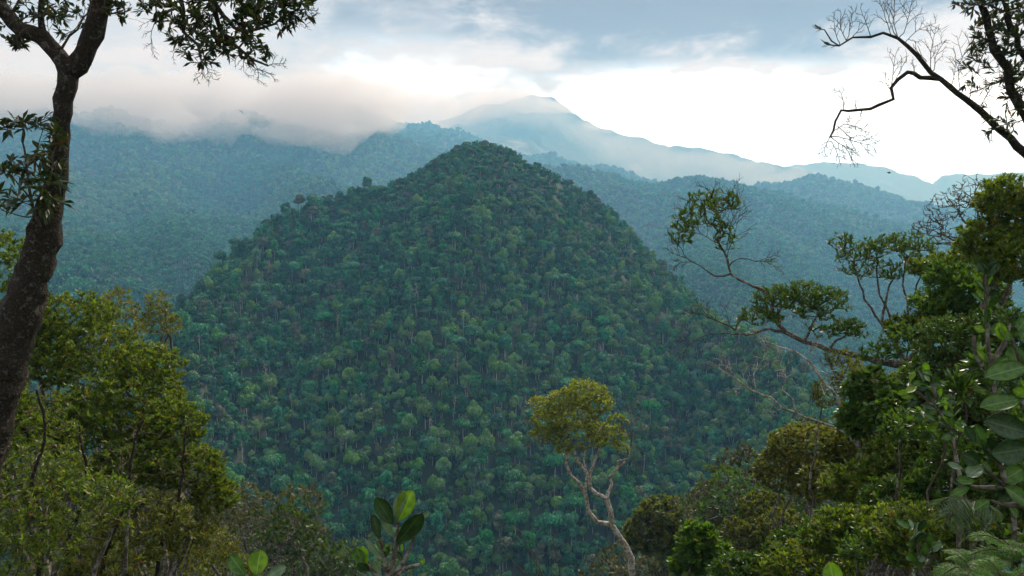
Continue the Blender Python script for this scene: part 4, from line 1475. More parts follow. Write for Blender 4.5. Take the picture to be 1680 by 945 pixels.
# --- nearly leafless tree beside the bright sky
sk = Skel(34)
D = 21.0
ft = down(P(1640, 700, D))
tr = sk.limb([ft, P(1640, 560, D), P(1625, 460, D), P(1600, 410, D)], .13, .08, step=.25, jit=.02, open_from=1.1)
for e_ in [[(1600, 410), (1570, 395), (1545, 385), (1520, 375)], [(1600, 410), (1585, 370), (1570, 340)], [(1600, 410), (1605, 360), (1600, 320)], [(1570, 395), (1540, 400), (1515, 400)]]:
    sk.limb([P(a, b, D) for a, b in e_], .04, .012, step=.2, jit=.03, open_from=.3)
crown = [((1530, 375, 21, 30, 24, .8), 170), ((1560, 345, 21, 38, 34, .9), 230), ((1595, 320, 21, 34, 38, .9), 200), ((1560, 400, 21, 50, 20, .8), 110)]
sk.reach(np.concatenate([ellipsoid_pts(n, *ell(*l), sk.rg, .4, -.5) for l, n in crown]), step=.16, wig=.25, up=.12)
grown(sk, 'leafless_tree', 'nearly leafless tree with a round haze of fine grey brown twigs under the bright sky', 'tree', L_brown, M_bark_g, M_twig,
      leaf=(.06, .03), k=2, keep=.6, levels=1, tip=.006, sides=4, thick=.018, up=.3)

# --- trees and shrubs of the right hand slope
bush(41, 'broad_tree', 'tall dark green tree at the right edge with its top against the bright sky', [(1650, 330, 14, 48, 42), (1620, 400, 14, 50, 45), (1665, 430, 13.5, 55, 60), (1690, 370, 14, 60, 60)],
     L_shrub, 1500, k=10, levels=2, leaf=(.085, .024), tip=.004, sides=5, thick=.014, stem=.14)
bush(42, 'broad_tree', 'fresh green leafy tree below the leafless one on the right', [(1560, 455, 15, 46, 26), (1600, 490, 14.5, 60, 40), (1550, 500, 15, 40, 30)], L_bright, 700, k=8, levels=2, leaf=(.085, .03), tip=.004,
     sides=5, thick=.014, tint_mu=-.15)
bush(43, 'broad_tree', 'dark tangled tree behind the big leaved plant at the right edge', [(1570, 560, 12.5, 75, 45), (1640, 560, 12, 70, 60), (1540, 620, 12.5, 60, 45), (1620, 650, 11.5, 80, 60)], L_dark, 1700, k=9,
     levels=2, leaf=(.07, .022), tip=.004, sides=5, thick=.014, stem=.12, tint_mu=.05)
bush(44, 'broad_tree', 'rounded glossy shrub of deep green leaves under the leaning trunk', [(1430, 640, 12.5, 42, 34), (1420, 690, 12.5, 42, 36), (1460, 690, 12, 44, 50)], L_dark, 750, k=9, levels=2,
     leaf=(.11, .05), tip=.004, sides=5, thick=.014, blunt=.5, up=.1, droop=.2, tint_mu=.02)
bush(45, 'broad_tree', 'olive green tree with a smooth domed crown on the right slope', [(1330, 735, 24, 75, 40), (1285, 775, 24, 50, 42), (1360, 790, 24, 75, 45)], L_olive, 1900, k=11, levels=2,
     leaf=(.10, .04), tip=.008, sides=5, thick=.02, shell=.7, tint_mu=.1, step=.3)
bush(46, 'broad_tree', 'tangled tree of mid green leaves and reddish twigs left of the palm frond', [(1480, 760, 11.5, 70, 55), (1410, 800, 11.5, 70, 45), (1530, 720, 11.5, 60, 50)], L_shrub, 1500, k=8,
     levels=2, leaf=(.07, .024), tip=.004, sides=5, thick=.012, stem=.08, twig=M_twig)
bush(47, 'broad_tree', 'low dark shrub at the bottom of the right slope', [(1400, 880, 9.5, 90, 50), (1500, 880, 8.5, 90, 60), (1330, 930, 10, 90, 40)], L_shrub, 1400, k=8, levels=2, leaf=(.065, .024), tip=.004,
     sides=5, thick=.012, stem=.06)
bush(48, 'broad_tree', 'brownish green tree with a soft rounded top right of the lone tree', [(1090, 850, 42, 52, 38), (1055, 880, 42, 36, 40), (1120, 890, 41, 60, 40)], L_olive, 1200, k=11, levels=2,
     leaf=(.17, .07), tip=.012, sides=5, thick=.03, step=.45, shell=.6, stem=.18, tint_mu=-.05)
bush(49, 'broad_tree', 'taller brownish green tree standing behind the bright green bush', [(1175, 815, 46, 42, 28), (1200, 850, 45, 42, 36), (1150, 860, 46, 52, 30)], L_brown, 1200, k=11, levels=2,
     leaf=(.17, .07), tip=.012, sides=5, thick=.03, step=.45, shell=.6, stem=.18)
bush(50, 'broad_tree', 'bright green bush of round leaves at the bottom edge right of the lone tree', [(1145, 895, 19, 34, 34), (1170, 920, 19, 34, 34), (1125, 930, 19, 24, 20)], L_bright, 420, k=8, levels=2,
     leaf=(.17, .09), tip=.006, sides=5, thick=.02, blunt=.55, stem=.07)
bush(51, 'broad_tree', 'muted green tree between the domed olive crown and the brownish pair', [(1255, 840, 30, 50, 34), (1230, 890, 29, 60, 45), (1290, 880, 28, 60, 45)], L_olive, 1300, k=10, levels=2,
     leaf=(.12, .05), tip=.009, sides=5, thick=.02, step=.35, shell=.6, tint_mu=-.1)
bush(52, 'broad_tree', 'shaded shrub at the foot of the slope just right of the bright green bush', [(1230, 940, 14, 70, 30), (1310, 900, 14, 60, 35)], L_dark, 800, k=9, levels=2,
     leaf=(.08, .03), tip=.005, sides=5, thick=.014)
bush(53, 'broad_tree', 'dark shrub crowding the right edge below the big leaved plant', [(1640, 800, 8.5, 80, 60), (1580, 760, 9, 60, 50), (1680, 720, 9, 60, 50)], L_dark, 1200, k=8, levels=2, leaf=(.065, .024), tip=.004,
     sides=5, thick=.012, stem=.06)
bush(54, 'broad_tree', 'sprig of long pointed leaves standing clear above the tangled tree on the right', [(1600, 600, 8, 16, 30), (1575, 640, 8, 22, 22)], L_dark, 40, k=7, levels=1, leaf=(.12, .04), tip=.004,
     sides=5, thick=.012, stem=.03)

bush(55, 'broad_tree', 'tree of mixed green leaves packed between the leaning trunk and the right edge', [(1560, 660, 13, 70, 60), (1500, 640, 13.5, 50, 40), (1600, 720, 12, 80, 60)], L_shrub, 1300, k=9, levels=2,
     leaf=(.08, .028), tip=.004, sides=5, thick=.014, stem=.1)
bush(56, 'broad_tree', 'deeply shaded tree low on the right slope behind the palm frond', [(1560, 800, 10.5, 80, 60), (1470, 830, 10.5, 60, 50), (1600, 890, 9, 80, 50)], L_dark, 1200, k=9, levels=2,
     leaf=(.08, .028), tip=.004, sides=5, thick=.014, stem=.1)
bush(57, 'broad_tree', 'olive and brown tree whose leaves spread under the pale dead branches', [(1400, 740, 15, 60, 36), (1370, 790, 15, 60, 40), (1420, 800, 14.5, 60, 45)], L_olive, 1100, k=9, levels=2,
     leaf=(.08, .03), tip=.005, sides=5, thick=.014, stem=.1, tint_mu=-.1)
bush(58, 'broad_tree', 'leafy tree crowning the right edge just under the leafless one', [(1530, 440, 17, 44, 22), (1600, 440, 16, 70, 34), (1590, 540, 15, 80, 40), (1500, 540, 16, 50, 28)], L_shrub, 1300, k=9, levels=2,
     leaf=(.085, .028), tip=.005, sides=5, thick=.014, stem=.12)

bush(59, 'broad_tree', 'dark leafy tree behind the lower stems of the largest paddle leaves', [(1650, 780, 11, 80, 60), (1690, 840, 10.5, 80, 70)], L_shrub, 900, k=9, levels=2,
     leaf=(.08, .028), tip=.005, sides=5, thick=.014, stem=.1)
bush(21, 'evergreen_tree', 'dense evergreen behind the bare lower stems at the bottom left', [(20, 860, 15, 110, 60), (130, 900, 15, 110, 60), (60, 790, 15.5, 110, 50)], L_shrub, 1400, k=9, levels=2, **SH)

bush(71, 'broad_tree', 'thin twiggy tree with scattered olive leaves rising through the dead pale branches', [(1400, 620, 14.5, 40, 34), (1360, 650, 14.5, 34, 30), (1380, 590, 15, 34, 20)], L_olive, 420, k=3, levels=1,
     leaf=(.07, .026), tip=.004, sides=5, thick=.012, stem=.06)
bush(72, 'broad_tree', 'twiggy bright leaved tree between the slender tree and the leafy right edge', [(1530, 500, 16, 44, 30), (1490, 560, 15.5, 50, 30), (1440, 580, 15.5, 36, 18)], L_bright, 420, k=4, levels=1,
     leaf=(.08, .028), tip=.004, sides=5, thick=.012, stem=.06, tint_mu=-.1)
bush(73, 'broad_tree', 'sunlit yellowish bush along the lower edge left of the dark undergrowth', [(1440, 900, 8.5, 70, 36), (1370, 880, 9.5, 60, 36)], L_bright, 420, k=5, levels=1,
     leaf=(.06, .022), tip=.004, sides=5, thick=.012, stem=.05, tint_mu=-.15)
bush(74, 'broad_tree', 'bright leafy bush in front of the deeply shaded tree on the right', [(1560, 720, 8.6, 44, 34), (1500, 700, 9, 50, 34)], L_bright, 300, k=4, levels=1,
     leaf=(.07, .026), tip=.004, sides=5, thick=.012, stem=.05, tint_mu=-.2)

# --- pale dead branches below the leaning tree
sk = Skel(35)
D = 13.6
ft = down(P(1475, 850, D))
tr = sk.limb([ft, P(1449, 798, D), P(1422, 755, D), P(1400, 723, D), P(1374, 702, D), P(1342, 694, D), P(1310, 680, D), P(1283, 670, D), P(1267, 652, D), P(1240, 645, D), P(1208, 622, D), P(1181, 605, D)], .055, .010,
             step=.12, jit=.012, open_from=.6)
sk.limb([P(1400, 723, D), P(1374, 654, D), P(1347, 622, D), P(1326, 594, D), P(1310, 580, D), P(1267, 564, D)], .034, .010, step=.12, jit=.012, open_from=.7)
sk.limb([P(1240, 645, D), P(1238, 615, D), P(1252, 590, D)], .014, .006, step=.1, jit=.01, open_from=.4)
sk.limb([P(1310, 680, D), P(1300, 655, D), P(1285, 640, D), P(1290, 620, D)], .014, .006, step=.1, jit=.01, open_from=.4)
for a_, b_ in [((1208, 622), (1180, 590)), ((1240, 645), (1215, 600)), ((1252, 590), (1262, 560)), ((1181, 605), (1165, 598)), ((1326, 594), (1340, 560)), ((1267, 564), (1240, 548)), ((1290, 620), (1276, 580)), ((1283, 670), (1250, 676))]:
    spray(sk, P(*a_, D), P(*b_, D), 6, 2, .007, .65)
bt = [((1195, 605, D, 20, 14, .3), 10), ((1245, 590, D, 28, 20, .3), 34), ((1280, 590, D, 20, 26, .3), 20), ((1205, 640, D, 16, 12, .2), 8), ((1360, 620, D, 30, 34, .3), 24), ((1290, 612, D, 18, 16, .2), 14)]
sk.reach(np.concatenate([ellipsoid_pts(n, *ell(*l), sk.rg, .2) for l, n in bt]), step=.1, wig=.28)
grown(sk, 'dead_branching_tree', 'pale dead twisted branches without leaves, below the leaning tree', 'dead tree', None, M_bark_p, M_bark_p, k=0, tip=.004, sides=7, thick=.012, rough=.1)

# --- thin dead stems at the bottom middle
sk_specs = [((905, 1010), (868, 900), (843, 862)), ((905, 1010), (862, 940), (828, 908)), ((925, 1010), (915, 920), (905, 872)), ((870, 1010), (872, 930), (866, 880)), ((940, 1010), (970, 930), (983, 893)),
            ((880, 1010), (850, 960), (795, 932)), ((930, 1010), (945, 950), (965, 905)), ((895, 1010), (880, 945), (878, 905))]
tw_lab = ['longest thin bare stem leaning left at the bottom middle', 'thin bare stem leaning left beside the longest one, lower and paler', 'upright thin bare stem with a few side twigs at the bottom middle',
          'thin bare stem standing straight left of the twiggy one', 'thin bare stem curving right under the lone tree', 'lowest thin bare stem slanting far left at the bottom edge',
          'short thin bare stem leaning right under the lone tree', 'short straight bare stem in the middle of the bottom stems']
for i, pp in enumerate(sk_specs):
    sk = Skel(70 + i)
    ps = [P(a, b, 9 + i * .15) for a, b in pp]
    sk.limb([down(ps[0])] + ps, .014, .004, step=.15, jit=.01, open_from=.6)
    if i in (2, 4, 6):
        sk.reach(ellipsoid_pts(8, *ell(pp[2][0], pp[2][1] + 16, 9 + i * .15, 14, 16, .2), sk.rg, .3), step=.1, wig=.2, up=.3)
    grown(sk, 'dead_shoot', tw_lab[i], 'dead shoot', None, M_twig, M_twig, k=0, tip=.003, sides=5, thick=.006, group='thin bare stems at the bottom middle')


# ------------------------------------------------------------------ big leaved plants close to the camera
def mat_bigleaf(name, c1, c2, vein, trans=.35, rough=.32):
    m, t, bs = mat_new(name)
    a = t.n('ShaderNodeAttribute', attribute_name='var').outputs['Fac']     # 0 on the midrib, 1 at the margin
    tn = t.n('ShaderNodeAttribute', attribute_name='tint').outputs['Fac']
    g = t.n('ShaderNodeTexCoord').outputs['Object']
    n1 = t.noise(g, 35, 5, .6)
    c = t.mix(t.maprange(n1, .35, .65), c1, c2)
    rib = t.math('MULTIPLY', t.maprange(a, .09, .02), .7)
    # side veins run off the midrib
    sv = t.math('FRACT', t.math('ADD', t.math('MULTIPLY', tn, 13), t.math('MULTIPLY', a, -2.2)))
    sv = t.math('MULTIPLY', t.maprange(t.math('ABSOLUTE', t.math('SUBTRACT', sv, .5)), .06, .0), .22)
    c = t.mix(t.math('MAXIMUM', rib, sv), c, vein)
    blot = t.noise(g, 90, 3, .6)
    c = t.mix(t.math('MULTIPLY', t.maprange(blot, .64, .72), .7), c, (.10, .07, .025))
    t.l(c, bs.inputs['Base Color'])
    bs.inputs['Roughness'].default_value = rough
    bs.inputs['Specular IOR Level'].default_value = .3
    tr = t.n('ShaderNodeBsdfTranslucent')
    t.l(t.mix(1.0, c, (1.4, 1.6, .5), 'MULTIPLY'), tr.inputs['Color'])
    mx = t.n('ShaderNodeMixShader')
    mx.inputs[0].default_value = trans
    out = [n for n in m.node_tree.nodes if n.type == 'OUTPUT_MATERIAL'][0]
    t.l(bs.outputs[0], mx.inputs[1])
    t.l(tr.outputs[0], mx.inputs[2])
    t.l(mx.outputs[0], out.inputs['Surface'])
    return m


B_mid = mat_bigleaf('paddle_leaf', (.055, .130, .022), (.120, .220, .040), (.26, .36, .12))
B_lit = mat_bigleaf('paddle_leaf_lit', (.16, .26, .025), (.28, .38, .045), (.42, .5, .16), .55)  # leaf and bud green with the light on them put into the colour
B_dark = mat_bigleaf('paddle_leaf_dark', (.014, .042, .010), (.036, .085, .018), (.10, .14, .05), .15, .42)  # darker, less translucent green of the same leaf
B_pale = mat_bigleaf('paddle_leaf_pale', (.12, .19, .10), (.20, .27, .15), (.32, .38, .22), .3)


def paddle(base, tip, width, mat, parent, root, normal=None, curl=.15, cup=.18, rg=rng, power=.75):
    """one thick obovate leaf from base to tip"""
    base, tip = np.asarray(base), np.asarray(tip)
    ax = tip - base
    L = np.linalg.norm(ax)
    ax = ax / L
    nrm = np.asarray(normal if normal is not None else (0, -1, .6), float)
    nrm = nrm - ax * nrm.dot(ax)
    nrm /= np.linalg.norm(nrm)
    sd = np.cross(ax, nrm)
    nu, nv = 19, 11
    u = np.linspace(0, 1, nu)[:, None]
    v = np.linspace(-1, 1, nv)[None, :]
    prof = (np.sin(np.pi * np.clip(u, 0, 1) ** (1 / power) * .97 + .02)) ** .62 * .5 * width
    prof = np.maximum(prof * np.clip(u * 6 + .12, 0, 1), .02 * width)
    wav = .03 * width * np.sin(u * 9 + rg.uniform(0, 6)) * np.abs(v)
    X = base + ax * (u * L)[..., None] * np.ones((1, nv, 1))
    X = X + sd * (prof * v)[..., None]
    X = X + nrm * ((cup * width * v ** 2 * .8 + wav) - curl * L * u ** 2 + .02 * width * (np.abs(v) < .12))[..., None]
    Vt = X.reshape(-1, 3)
    # a thin second skin gives the leaf its thickness
    th_ = .0018
    V2 = (X - nrm * th_).reshape(-1, 3)
    i = np.arange(nu * nv).reshape(nu, nv)
    qa = np.stack([i[:-1, :-1].ravel(), i[1:, :-1].ravel(), i[1:, 1:].ravel(), i[:-1, 1:].ravel()], 1)
    N = nu * nv
    qb = qa[:, ::-1] + N
    rim = np.concatenate([i[:, 0], i[-1, 1:], i[::-1, -1][1:], i[0, ::-1][1:]])
    qr = np.stack([rim[:-1], rim[1:], rim[1:] + N, rim[:-1] + N], 1)
    var = np.tile(np.abs(np.broadcast_to(v, (nu, nv))).ravel(), 2)
    tint = np.tile(np.broadcast_to(u, (nu, nv)).ravel(), 2)
    me = mesh_np('leaf', np.concatenate([Vt, V2]) - root, np.concatenate([qa, qb, qr]), tint=tint, var=var, mats=[mat])
    return obj('leaf', me, parent)


def plant(name, label, foot, stems, leaves, d, group=None, cat='plant'):
    """stems and leaves given in photograph terms: leaf = (base xy, tip xy, width px, material, depth shift of tip, normal)"""
    e = empty(name, foot)
    tag(e, label, cat, group)
    sk = Skel(hash(name) % 1000 + len(leaves)) if False else Skel(900 + len(leaves))
    first = True
    for st in stems:
        pts_ = [P(a, b, d + (c[0] if c else 0)) for a, b, *c in st]
        if first:
            pts_ = [foot] + pts_
            first = False
        sk.limb(pts_, .012 * d / 3, .006 * d / 3, step=.03 * d / 3, jit=.001)
    sk.radii(.004)
    V, Q = tube_edges(np.array(sk.pos) - foot, sk.par, sk.rad, 8, rough=.12)
    obj('stem', mesh_np('stem', V, Q, mats=[M_bark_g]), e)
    for (b, t_, wpx, m, dz, *n) in leaves:
        nn = n[0] if n else None
        cu = n[1] if len(n) > 1 else .12
        paddle(P(b[0], b[1], d), P(t_[0], t_[1], d + dz), wpx * d / F, m, e, foot, nn, curl=cu)
    return e


d = 3.0
foot = down(P(640, 1100, d))
plant('paddle_leaf_plant', 'upright plant with thick paddle shaped leaves at the bottom, one leaf lit yellow green', foot,
      [[(640, 990), (634, 945), (628, 905), (624, 880)], [(636, 940), (646, 915), (650, 885), (653, 858)], [(636, 960), (615, 940), (600, 925)], [(640, 950), (660, 925), (672, 900), (680, 880)],
       [(640, 955), (670, 930), (692, 925)]],
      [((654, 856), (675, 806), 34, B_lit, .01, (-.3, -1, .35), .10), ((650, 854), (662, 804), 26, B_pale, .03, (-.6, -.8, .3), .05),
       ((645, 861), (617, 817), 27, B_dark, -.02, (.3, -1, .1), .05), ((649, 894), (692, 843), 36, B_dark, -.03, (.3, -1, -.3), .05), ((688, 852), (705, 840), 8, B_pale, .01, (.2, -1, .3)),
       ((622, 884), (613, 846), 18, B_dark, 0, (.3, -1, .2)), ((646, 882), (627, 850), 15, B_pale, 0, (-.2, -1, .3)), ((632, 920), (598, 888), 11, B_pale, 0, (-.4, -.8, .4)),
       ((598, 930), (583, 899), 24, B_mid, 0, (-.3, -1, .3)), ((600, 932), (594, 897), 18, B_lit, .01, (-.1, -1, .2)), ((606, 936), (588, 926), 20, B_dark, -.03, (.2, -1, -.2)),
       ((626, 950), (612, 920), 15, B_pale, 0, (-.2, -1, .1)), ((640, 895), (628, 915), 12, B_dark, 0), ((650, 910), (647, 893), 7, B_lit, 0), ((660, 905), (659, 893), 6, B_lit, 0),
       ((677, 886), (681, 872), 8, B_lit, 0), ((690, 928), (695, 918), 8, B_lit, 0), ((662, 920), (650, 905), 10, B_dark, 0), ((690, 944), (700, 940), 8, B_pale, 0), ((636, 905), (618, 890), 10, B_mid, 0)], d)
d = 2.8
foot = down(P(420, 1100, d))
plant('paddle_leaf_plant', 'three round green leaves poking up at the bottom edge below the left thicket', foot,
      [[(424, 1000), (422, 965), (420, 945)], [(422, 960), (404, 944)], [(422, 960), (438, 946)]],
      [((404, 945), (376, 912), 27, B_mid, .02, (-.3, -1, .5), .1), ((420, 946), (427, 903), 34, B_lit, .03, (.05, -1, .3), .08), ((436, 947), (468, 930), 20, B_pale, .01, (.2, -1, .6), .12)], d)
d = 2.5
foot = down(P(1375, 1150, d))
plant('paddle_leaf_plant', 'single light green leaf tip at the bottom edge of the right slope', foot, [[(1376, 1040), (1372, 990), (1370, 965)]],
      [((1372, 975), (1362, 923), 34, B_lit, .02, (-.1, -1, .3), .1), ((1372, 985), (1400, 955), 26, B_mid, .02, (.3, -1, .3), .1), ((1372, 985), (1335, 958), 26, B_dark, .02, (-.3, -1, .3), .1)], d)

# the large one at the right edge
d = 4.2
foot = down(P(1760, 1300, d))
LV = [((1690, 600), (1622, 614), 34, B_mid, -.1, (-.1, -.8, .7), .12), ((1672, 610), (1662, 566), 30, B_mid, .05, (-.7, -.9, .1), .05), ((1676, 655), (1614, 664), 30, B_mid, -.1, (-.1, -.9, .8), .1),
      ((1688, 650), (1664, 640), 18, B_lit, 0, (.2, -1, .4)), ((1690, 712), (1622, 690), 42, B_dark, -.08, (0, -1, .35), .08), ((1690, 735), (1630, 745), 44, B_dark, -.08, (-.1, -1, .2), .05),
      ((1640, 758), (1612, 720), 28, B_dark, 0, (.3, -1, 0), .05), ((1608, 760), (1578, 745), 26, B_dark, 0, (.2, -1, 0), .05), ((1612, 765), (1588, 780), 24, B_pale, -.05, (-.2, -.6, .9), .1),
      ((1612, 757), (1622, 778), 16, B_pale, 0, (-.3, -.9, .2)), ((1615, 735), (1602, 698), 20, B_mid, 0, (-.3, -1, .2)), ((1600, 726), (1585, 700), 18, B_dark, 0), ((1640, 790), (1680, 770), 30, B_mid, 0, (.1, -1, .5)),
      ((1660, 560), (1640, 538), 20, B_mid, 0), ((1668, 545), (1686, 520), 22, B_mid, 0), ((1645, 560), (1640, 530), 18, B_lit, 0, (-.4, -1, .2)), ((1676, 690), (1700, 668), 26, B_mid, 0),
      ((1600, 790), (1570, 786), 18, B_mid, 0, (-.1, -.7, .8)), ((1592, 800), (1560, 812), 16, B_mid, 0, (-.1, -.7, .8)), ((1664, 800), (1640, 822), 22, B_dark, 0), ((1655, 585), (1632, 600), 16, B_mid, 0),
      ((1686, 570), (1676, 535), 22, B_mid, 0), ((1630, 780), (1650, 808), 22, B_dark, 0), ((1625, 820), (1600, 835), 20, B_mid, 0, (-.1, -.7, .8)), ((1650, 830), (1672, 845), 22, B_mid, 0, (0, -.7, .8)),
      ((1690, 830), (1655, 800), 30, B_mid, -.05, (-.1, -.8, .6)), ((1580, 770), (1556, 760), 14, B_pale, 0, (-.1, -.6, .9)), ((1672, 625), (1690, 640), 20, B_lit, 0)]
plant('paddle_leaf_shrub', 'shrub with the largest glossy paddle leaves, crowding in from the right edge', foot,
      [[(1730, 960), (1700, 860), (1650, 800), (1612, 765)], [(1700, 860), (1690, 760), (1690, 700), (1688, 640), (1672, 590), (1660, 555)], [(1650, 800), (1640, 760), (1618, 735)], [(1690, 700), (1676, 655)],
       [(1650, 800), (1620, 800), (1592, 798)], [(1690, 830), (1650, 828), (1625, 822)]], LV, d, cat='shrub')

# the slimmer one above it
d = 6.0
foot = down(P(1690, 1100, d))
rg = np.random.default_rng(77)
LV = []
stm = [(1660, 760), (1640, 680), (1625, 600), (1618, 520), (1616, 450)]
for k in range(46):
    f = rg.random() ** .8
    y0 = 640 - f * 195
    x0 = 1617 + (y0 - 450) * .05 + rg.normal() * 2
    a = rg.uniform(-1.3, 1.3)
    L_ = rg.uniform(16, 28)
    LV.append(((x0 + np.sin(a) * 4, y0), (x0 + np.sin(a) * L_, y0 - np.cos(a) * L_), rg.uniform(9, 14), [B_mid, B_mid, B_dark, B_lit][int(rg.integers(4))], rg.normal() * .08, (rg.normal() * .3, -1, .5), .12))
plant('paddle_leaf_shrub', 'slim upright shrub of stacked rounded leaves above the largest paddle leaves', foot, [stm, [(1625, 600), (1650, 560), (1655, 530)], [(1628, 620), (1600, 580), (1598, 550)]], LV, d, cat='shrub')
d = 6.5
foot = down(P(1560, 1100, d))
LV = []
for k in range(60):
    cx_, cy_ = [(1500, 640), (1535, 665), (1560, 700), (1520, 690), (1530, 625)][k % 5]
    x0, y0 = cx_ + rg.normal() * 9, cy_ + rg.normal() * 9
    a = rg.uniform(-2.4, 2.4)
    L_ = rg.uniform(15, 24)
    LV.append(((x0, y0), (x0 + np.sin(a) * L_, y0 - np.cos(a) * L_), rg.uniform(8, 13), [B_mid, B_mid, B_dark, B_lit][int(rg.integers(4))], rg.normal() * .1, (rg.normal() * .4, -1, .6), .12))
plant('paddle_leaf_shrub', 'spreading shrub of small round leaves left of the largest paddle leaves', foot,
      [[(1575, 850), (1570, 760), (1556, 700), (1530, 665), (1500, 640)], [(1556, 700), (1520, 692)], [(1530, 665), (1532, 625)]], LV, d, cat='shrub')
d = 4.0
LV = []
foot = down(P(1520, 1150, d))
for k in range(26):
    cx_, cy_ = [(1500, 880), (1505, 915), (1525, 895)][k % 3]
    x0, y0 = cx_ + rg.normal() * 8, cy_ + rg.normal() * 8
    a = rg.uniform(-2.0, 2.0)
    L_ = rg.uniform(15, 24)
    LV.append(((x0, y0), (x0 + np.sin(a) * L_, y0 - np.cos(a) * L_), rg.uniform(9, 14), [B_mid, B_pale, B_dark][int(rg.integers(3))], rg.normal() * .05, (rg.normal() * .4, -1, .7), .12))
plant('paddle_leaf_shrub', 'small shrub of round leaves at the bottom left of the ferns', foot, [[(1520, 1000), (1512, 930), (1502, 885)], [(1512, 930), (1525, 898)]], LV, d, cat='shrub')


# ------------------------------------------------------------------ ferns and the palm
L_fern = mat_leaf('fern_pinna', (.05, .12, .018), (.13, .25, .035), (.2, .15, .04), .02, .5, .45)
L_palm = mat_leaf('palm_leaflet', (.03, .06, .015), (.07, .11, .03), (.1, .08, .03), .02, .4, .3)


def frond(parent, root, base, tip, arch, plen, pw, n, mat, rg, nrm_side=None, two=True, name='frond'):
    base, tip = np.asarray(base), np.asarray(tip)
    t = np.linspace(0, 1, n)
    mid = (base + tip) / 2 + np.array([0, 0, arch])
    C = ((1 - t) ** 2)[:, None] * base + (2 * t * (1 - t))[:, None] * mid + (t ** 2)[:, None] * tip
    T = unit(np.gradient(C, axis=0))
    side = unit(np.cross(T, np.array([0, 0, 1.0])) if nrm_side is None else np.tile(nrm_side, (n, 1)))
    ln = plen * np.sin(np.pi * (0.12 + .86 * t)) ** .7
    pos, ax, L, W = [], [], [], []
    for s in (-1, 1):
        a = unit(side * s + T * .45 + np.array([0, 0, -.15]) + rg.normal(size=(n, 3)) * .06)
        if two:      # every pinna is itself feathered
            m = 9
            for j in range(m):
                f = (j + .5) / m
                c = C + a * (ln * f)[:, None]
                for s2 in (-1, 1):
                    b = unit(a * .6 + T * s2 + rg.normal(size=(n, 3)) * .05)
                    pos.append(c); ax.append(b); L.append(ln * .26 * (1 - f * .75)); W.append(ln * .085 * (1 - f * .5))
        else:
            pos.append(C); ax.append(a + np.array([0, 0, -.35])); L.append(ln); W.append(np.full(n, pw))
    pos = np.concatenate(pos); ax = np.concatenate(ax); L = np.concatenate(L); W = np.concatenate(W)
    tint = np.clip(rg.beta(3, 3, len(pos)), 0, .96)
    fr = obj(name, leaves_mesh(name, pos - root, ax, L, W, mat, tint, .1, rg, .05, .4), parent)
    par = np.arange(n) - 1
    V, Q = tube_edges(C - root, par, np.linspace(.006, .0015, n), 5)
    obj('midrib', mesh_np('midrib', V, Q, mats=[M_twig]), fr)


fern_specs = [((1595, 940), 'lacy bright green fern in the bottom right corner, leftmost of three', 3.8, 9), ((1668, 915), 'lacy bright green fern hanging at the right edge, higher than the others', 3.6, 8),
              ((1650, 965), 'lacy bright green fern cut by the bottom edge, right of the leftmost fern', 3.3, 9)]
for i, ((fx, fy), lab, dd, nf) in enumerate(fern_specs):
    c = P(fx, fy, dd)
    root = c.copy()
    gz = ground_at(c[0], c[1])
    root[2] = gz
    e = empty('fern', root)
    tag(e, lab, 'fern', 'ferns in the bottom right corner')
    rg = np.random.default_rng(500 + i)
    V, Q = tube_edges(np.array([[0, 0, -.1], [.01, .02, (c[2] - gz) * .5], c - root]), np.array([-1, 0, 1]), np.array([.03, .025, .02]), 7)
    obj('stem', mesh_np('stem', V, Q, mats=[M_bark_d]), e)
    for k in range(nf):
        a = k / nf * 6.28 + rg.normal() * .2
        L_ = rg.uniform(.13, .24)
        tip = c + np.array([math.cos(a) * L_, math.sin(a) * L_ * .9, rg.uniform(-.06, .08)])
        frond(e, root, c, tip, rg.uniform(.06, .14), .075, .01, 22, L_fern, rg)
# palm frond seen end on
c = P(1572, 822, 6.2)
foot = down(P(1600, 1000, 6.4))
e = empty('small_palm', foot)
tag(e, 'dull green drooping palm frond in the shade of the right slope', 'palm')
V, Q = tube_edges(np.array([foot, foot * .5 + c * .5 + np.array([.1, .1, .3]), c + np.array([0.1, .1, .1])]) - foot, np.array([-1, 0, 1]), np.array([.03, .02, .012]), 7)
obj('stem', mesh_np('stem', V, Q, mats=[M_bark_d]), e)
rg = np.random.default_rng(61)
for b_, t_, ar in [((1590, 822), (1545, 865), .10), ((1590, 822), (1600, 880), .08), ((1590, 822), (1535, 830), .12), ((1592, 822), (1640, 850), .1)]:
    frond(e, foot, P(b_[0], b_[1], 6.2), P(t_[0], t_[1], 6.0), ar, .20, .012, 26, L_palm, rg, two=False)


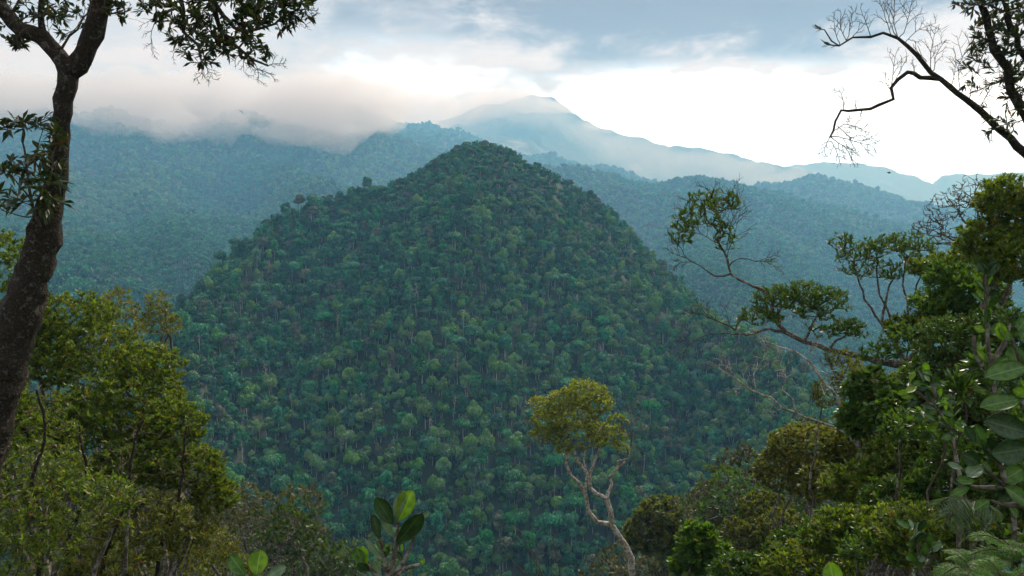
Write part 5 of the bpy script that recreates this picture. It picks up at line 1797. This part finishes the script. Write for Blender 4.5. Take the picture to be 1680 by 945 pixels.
# ------------------------------------------------------------------ trees on the near side of the valley
def near_proto(seed, mat, n, W=2.6, Hh=1.9, zc=4.6):
    sk = Skel(seed)
    rg = sk.rg
    sk.limb([(0, 0, -.8), (rg.normal() * .15, rg.normal() * .15, zc * .4), (rg.normal() * .3, rg.normal() * .3, zc * .62)], .13, .09, step=.4, jit=.03, open_from=.8)
    cs = ellipsoid_pts(9, (0, 0, zc), (W * .62, W * .62, Hh * .6), rg, .3)
    tg = np.concatenate([ellipsoid_pts(n // 9, c, np.array([1, 1, .75]) * rg.uniform(.32, .55) * W, rg, .75, -.3) for c in cs])
    sk.reach(tg, step=.35, wig=.2, up=.15)
    sk.radii(.010)
    pos = np.array(sk.pos)
    V, Q = tube_edges(pos, sk.par, sk.rad, 5)
    mt = mesh_np('trunk', V, Q, mats=[M_bark_g])
    tips = np.where(sk.kids == 0)[0]
    b, ax = leaf_dirs(sk, tips, 12, rg, .4, .5, .9)
    cl = np.repeat(rg.uniform(-.2, .2, len(tips)), 12)
    me = leaves_mesh('crown', b, ax, rg.uniform(.16, .34, len(b)), rg.uniform(.08, .15, len(b)), mat, np.clip(rg.beta(2, 2, len(b)) + cl, 0, 1), .2, rg)
    return me, mt


M_n1 = mat_leaf('near_olive', (0.035, 0.044, 0.013), (0.13, 0.13, 0.035), (.15, .09, .04), .04, .55, .3, objvar=.7)
M_n2 = mat_leaf('near_green', (0.022, 0.055, 0.013), (0.10, 0.165, 0.032), (.15, .12, .04), .03, .5, .35, objvar=.8)
NP = [near_proto(700, M_n1, 360), near_proto(701, M_n2, 360), near_proto(702, M_n1, 320, 2.2, 2.2, 4.9), near_proto(703, M_n2, 330, 3.0, 1.5, 4.2)]
NL = ['rounded brownish green tree on the near slope below the central hill', 'rounded leafy green tree on the near slope below the central hill',
      'narrower brownish green tree on the near slope below the central hill', 'flat topped green tree on the near slope below the central hill']
q_ = sample_zone(34, 170, .0, 4.0, math.radians(38), 55)
az_ = np.degrees(np.arctan2(q_[:, 0], q_[:, 1]))
rq = np.hypot(q_[:, 0], q_[:, 1])
zq = height(q_[:, 0], q_[:, 1])
pyq = 300 - F * (zq + 4.5) / q_[:, 1]
pxq = 840 + F * q_[:, 0] / q_[:, 1]
ok = (pyq < 1010) & (((pxq > 0) & (pxq < 640)) | ((pxq > 985) & (pxq < 1500))) & visible(q_[:, 0], q_[:, 1], zq + 5, .01) & (rq < 150)
q_, zq, rq = q_[ok], zq[ok], rq[ok]
od = np.argsort(rq)[:280]
print('near slope trees', len(q_))
srcs = {}
rg = np.random.default_rng(91)
for i in od:
    k = int(rg.integers(4))
    s = rg.uniform(.7, 1.15)
    loc = (q_[i, 0], q_[i, 1], zq[i] - .2)
    if k not in srcs:
        e = empty('slope_tree', loc)
        tag(e, NL[k], 'tree', 'trees on the near slope')
        a = obj('crown', NP[k][0], e); b = obj('trunk', NP[k][1], e)
        srcs[k] = (e, [a, b])
        e.scale = (s, s, s)
        e.rotation_euler = (0, 0, rg.uniform(0, 6.28))
    else:
        copy_tree(srcs[k][0], loc, (s, s * rg.uniform(.85, 1.2)), rg.uniform(0, 6.28), srcs[k][1])

# ------------------------------------------------------------------ undergrowth on the near slope
rg = np.random.default_rng(92)
nc = 9000
rad = 1.5 * (34 / 1.5) ** rg.random(nc)
aza = np.radians(rg.uniform(9, 42, nc) * rg.choice([-1, 1], nc))
cx_, cy_ = rad * np.sin(aza), rad * np.cos(aza)
cz_ = height(cx_, cy_)
kk = 9
pos = np.repeat(np.stack([cx_, cy_, cz_], 1), kk, 0)
hgt = np.repeat(rg.uniform(.05, .9, nc) * np.clip(rad / 6, .3, 1), kk)
pos[:, 2] += hgt * rg.random(len(pos))
pos[:, :2] += rg.normal(size=(len(pos), 2)) * .12
ax = unit(rg.normal(size=(len(pos), 3)) + np.array([0, 0, .5]))
cl = np.repeat(rg.uniform(-.2, .2, nc), kk)
me = leaves_mesh('undergrowth', pos, ax, rg.uniform(.08, .22, len(pos)), rg.uniform(.03, .07, len(pos)), L_dark, np.clip(rg.beta(2, 2, len(pos)) + cl, 0, 1), .2, rg, .1)
tag(obj('undergrowth', me), 'low leafy undergrowth covering the near slope', 'undergrowth', kind='stuff')

# ------------------------------------------------------------------ the bird
c = P(1459, 283.5, 60)
M_bird, tb, bb = mat_new('bird_plumage')
nb_ = tb.noise(tb.n('ShaderNodeTexCoord').outputs['Object'], 30, 3)
tb.l(tb.mix(nb_, (.012, .012, .014), (.035, .03, .03)), bb.inputs['Base Color'])
bb.inputs['Roughness'].default_value = .7
bl = [(-.13, 0, .0, .003), (-.09, 0, .0, .022), (-.03, 0, -.005, .048), (.04, 0, 0, .052), (.09, 0, .015, .034), (.12, 0, .028, .028), (.145, 0, .030, .016), (.17, 0, .026, .003)]
V, Q = tube_edges(np.array([b[:3] for b in bl]), np.arange(len(bl)) - 1, np.array([b[3] for b in bl]), 10)
body = obj('bird', mesh_np('bird', V, Q, mats=[M_bird]), None, c)
body.rotation_euler = (0, 0, 2.6)
tag(body, 'tiny dark bird flying far out against the bright sky at the right', 'bird')
for s in (-1, 1):
    wv = [(.06, s * .03, .02), (-.03, s * .03, .02), (.07, s * .13, .07), (-.05, s * .14, .065), (.03, s * .25, .05), (-.04, s * .24, .045), (-.05, s * .33, .02)]
    top = np.array(wv)
    bot = top - np.array([0, 0, .006])
    V = np.concatenate([top, bot])
    f4 = [(0, 2, 3, 1), (2, 4, 5, 3), (8, 10, 9, 7), (10, 12, 11, 9), (0, 1, 8, 7), (0, 7, 9, 2), (2, 9, 11, 4), (1, 3, 10, 8), (3, 5, 12, 10)]
    f3 = [(4, 6, 5), (11, 12, 13), (4, 11, 13), (4, 13, 6), (5, 6, 13), (5, 13, 12)]
    obj('wing', mesh_np('wing', V, f4, f3, smooth=False, mats=[M_bird]), body)
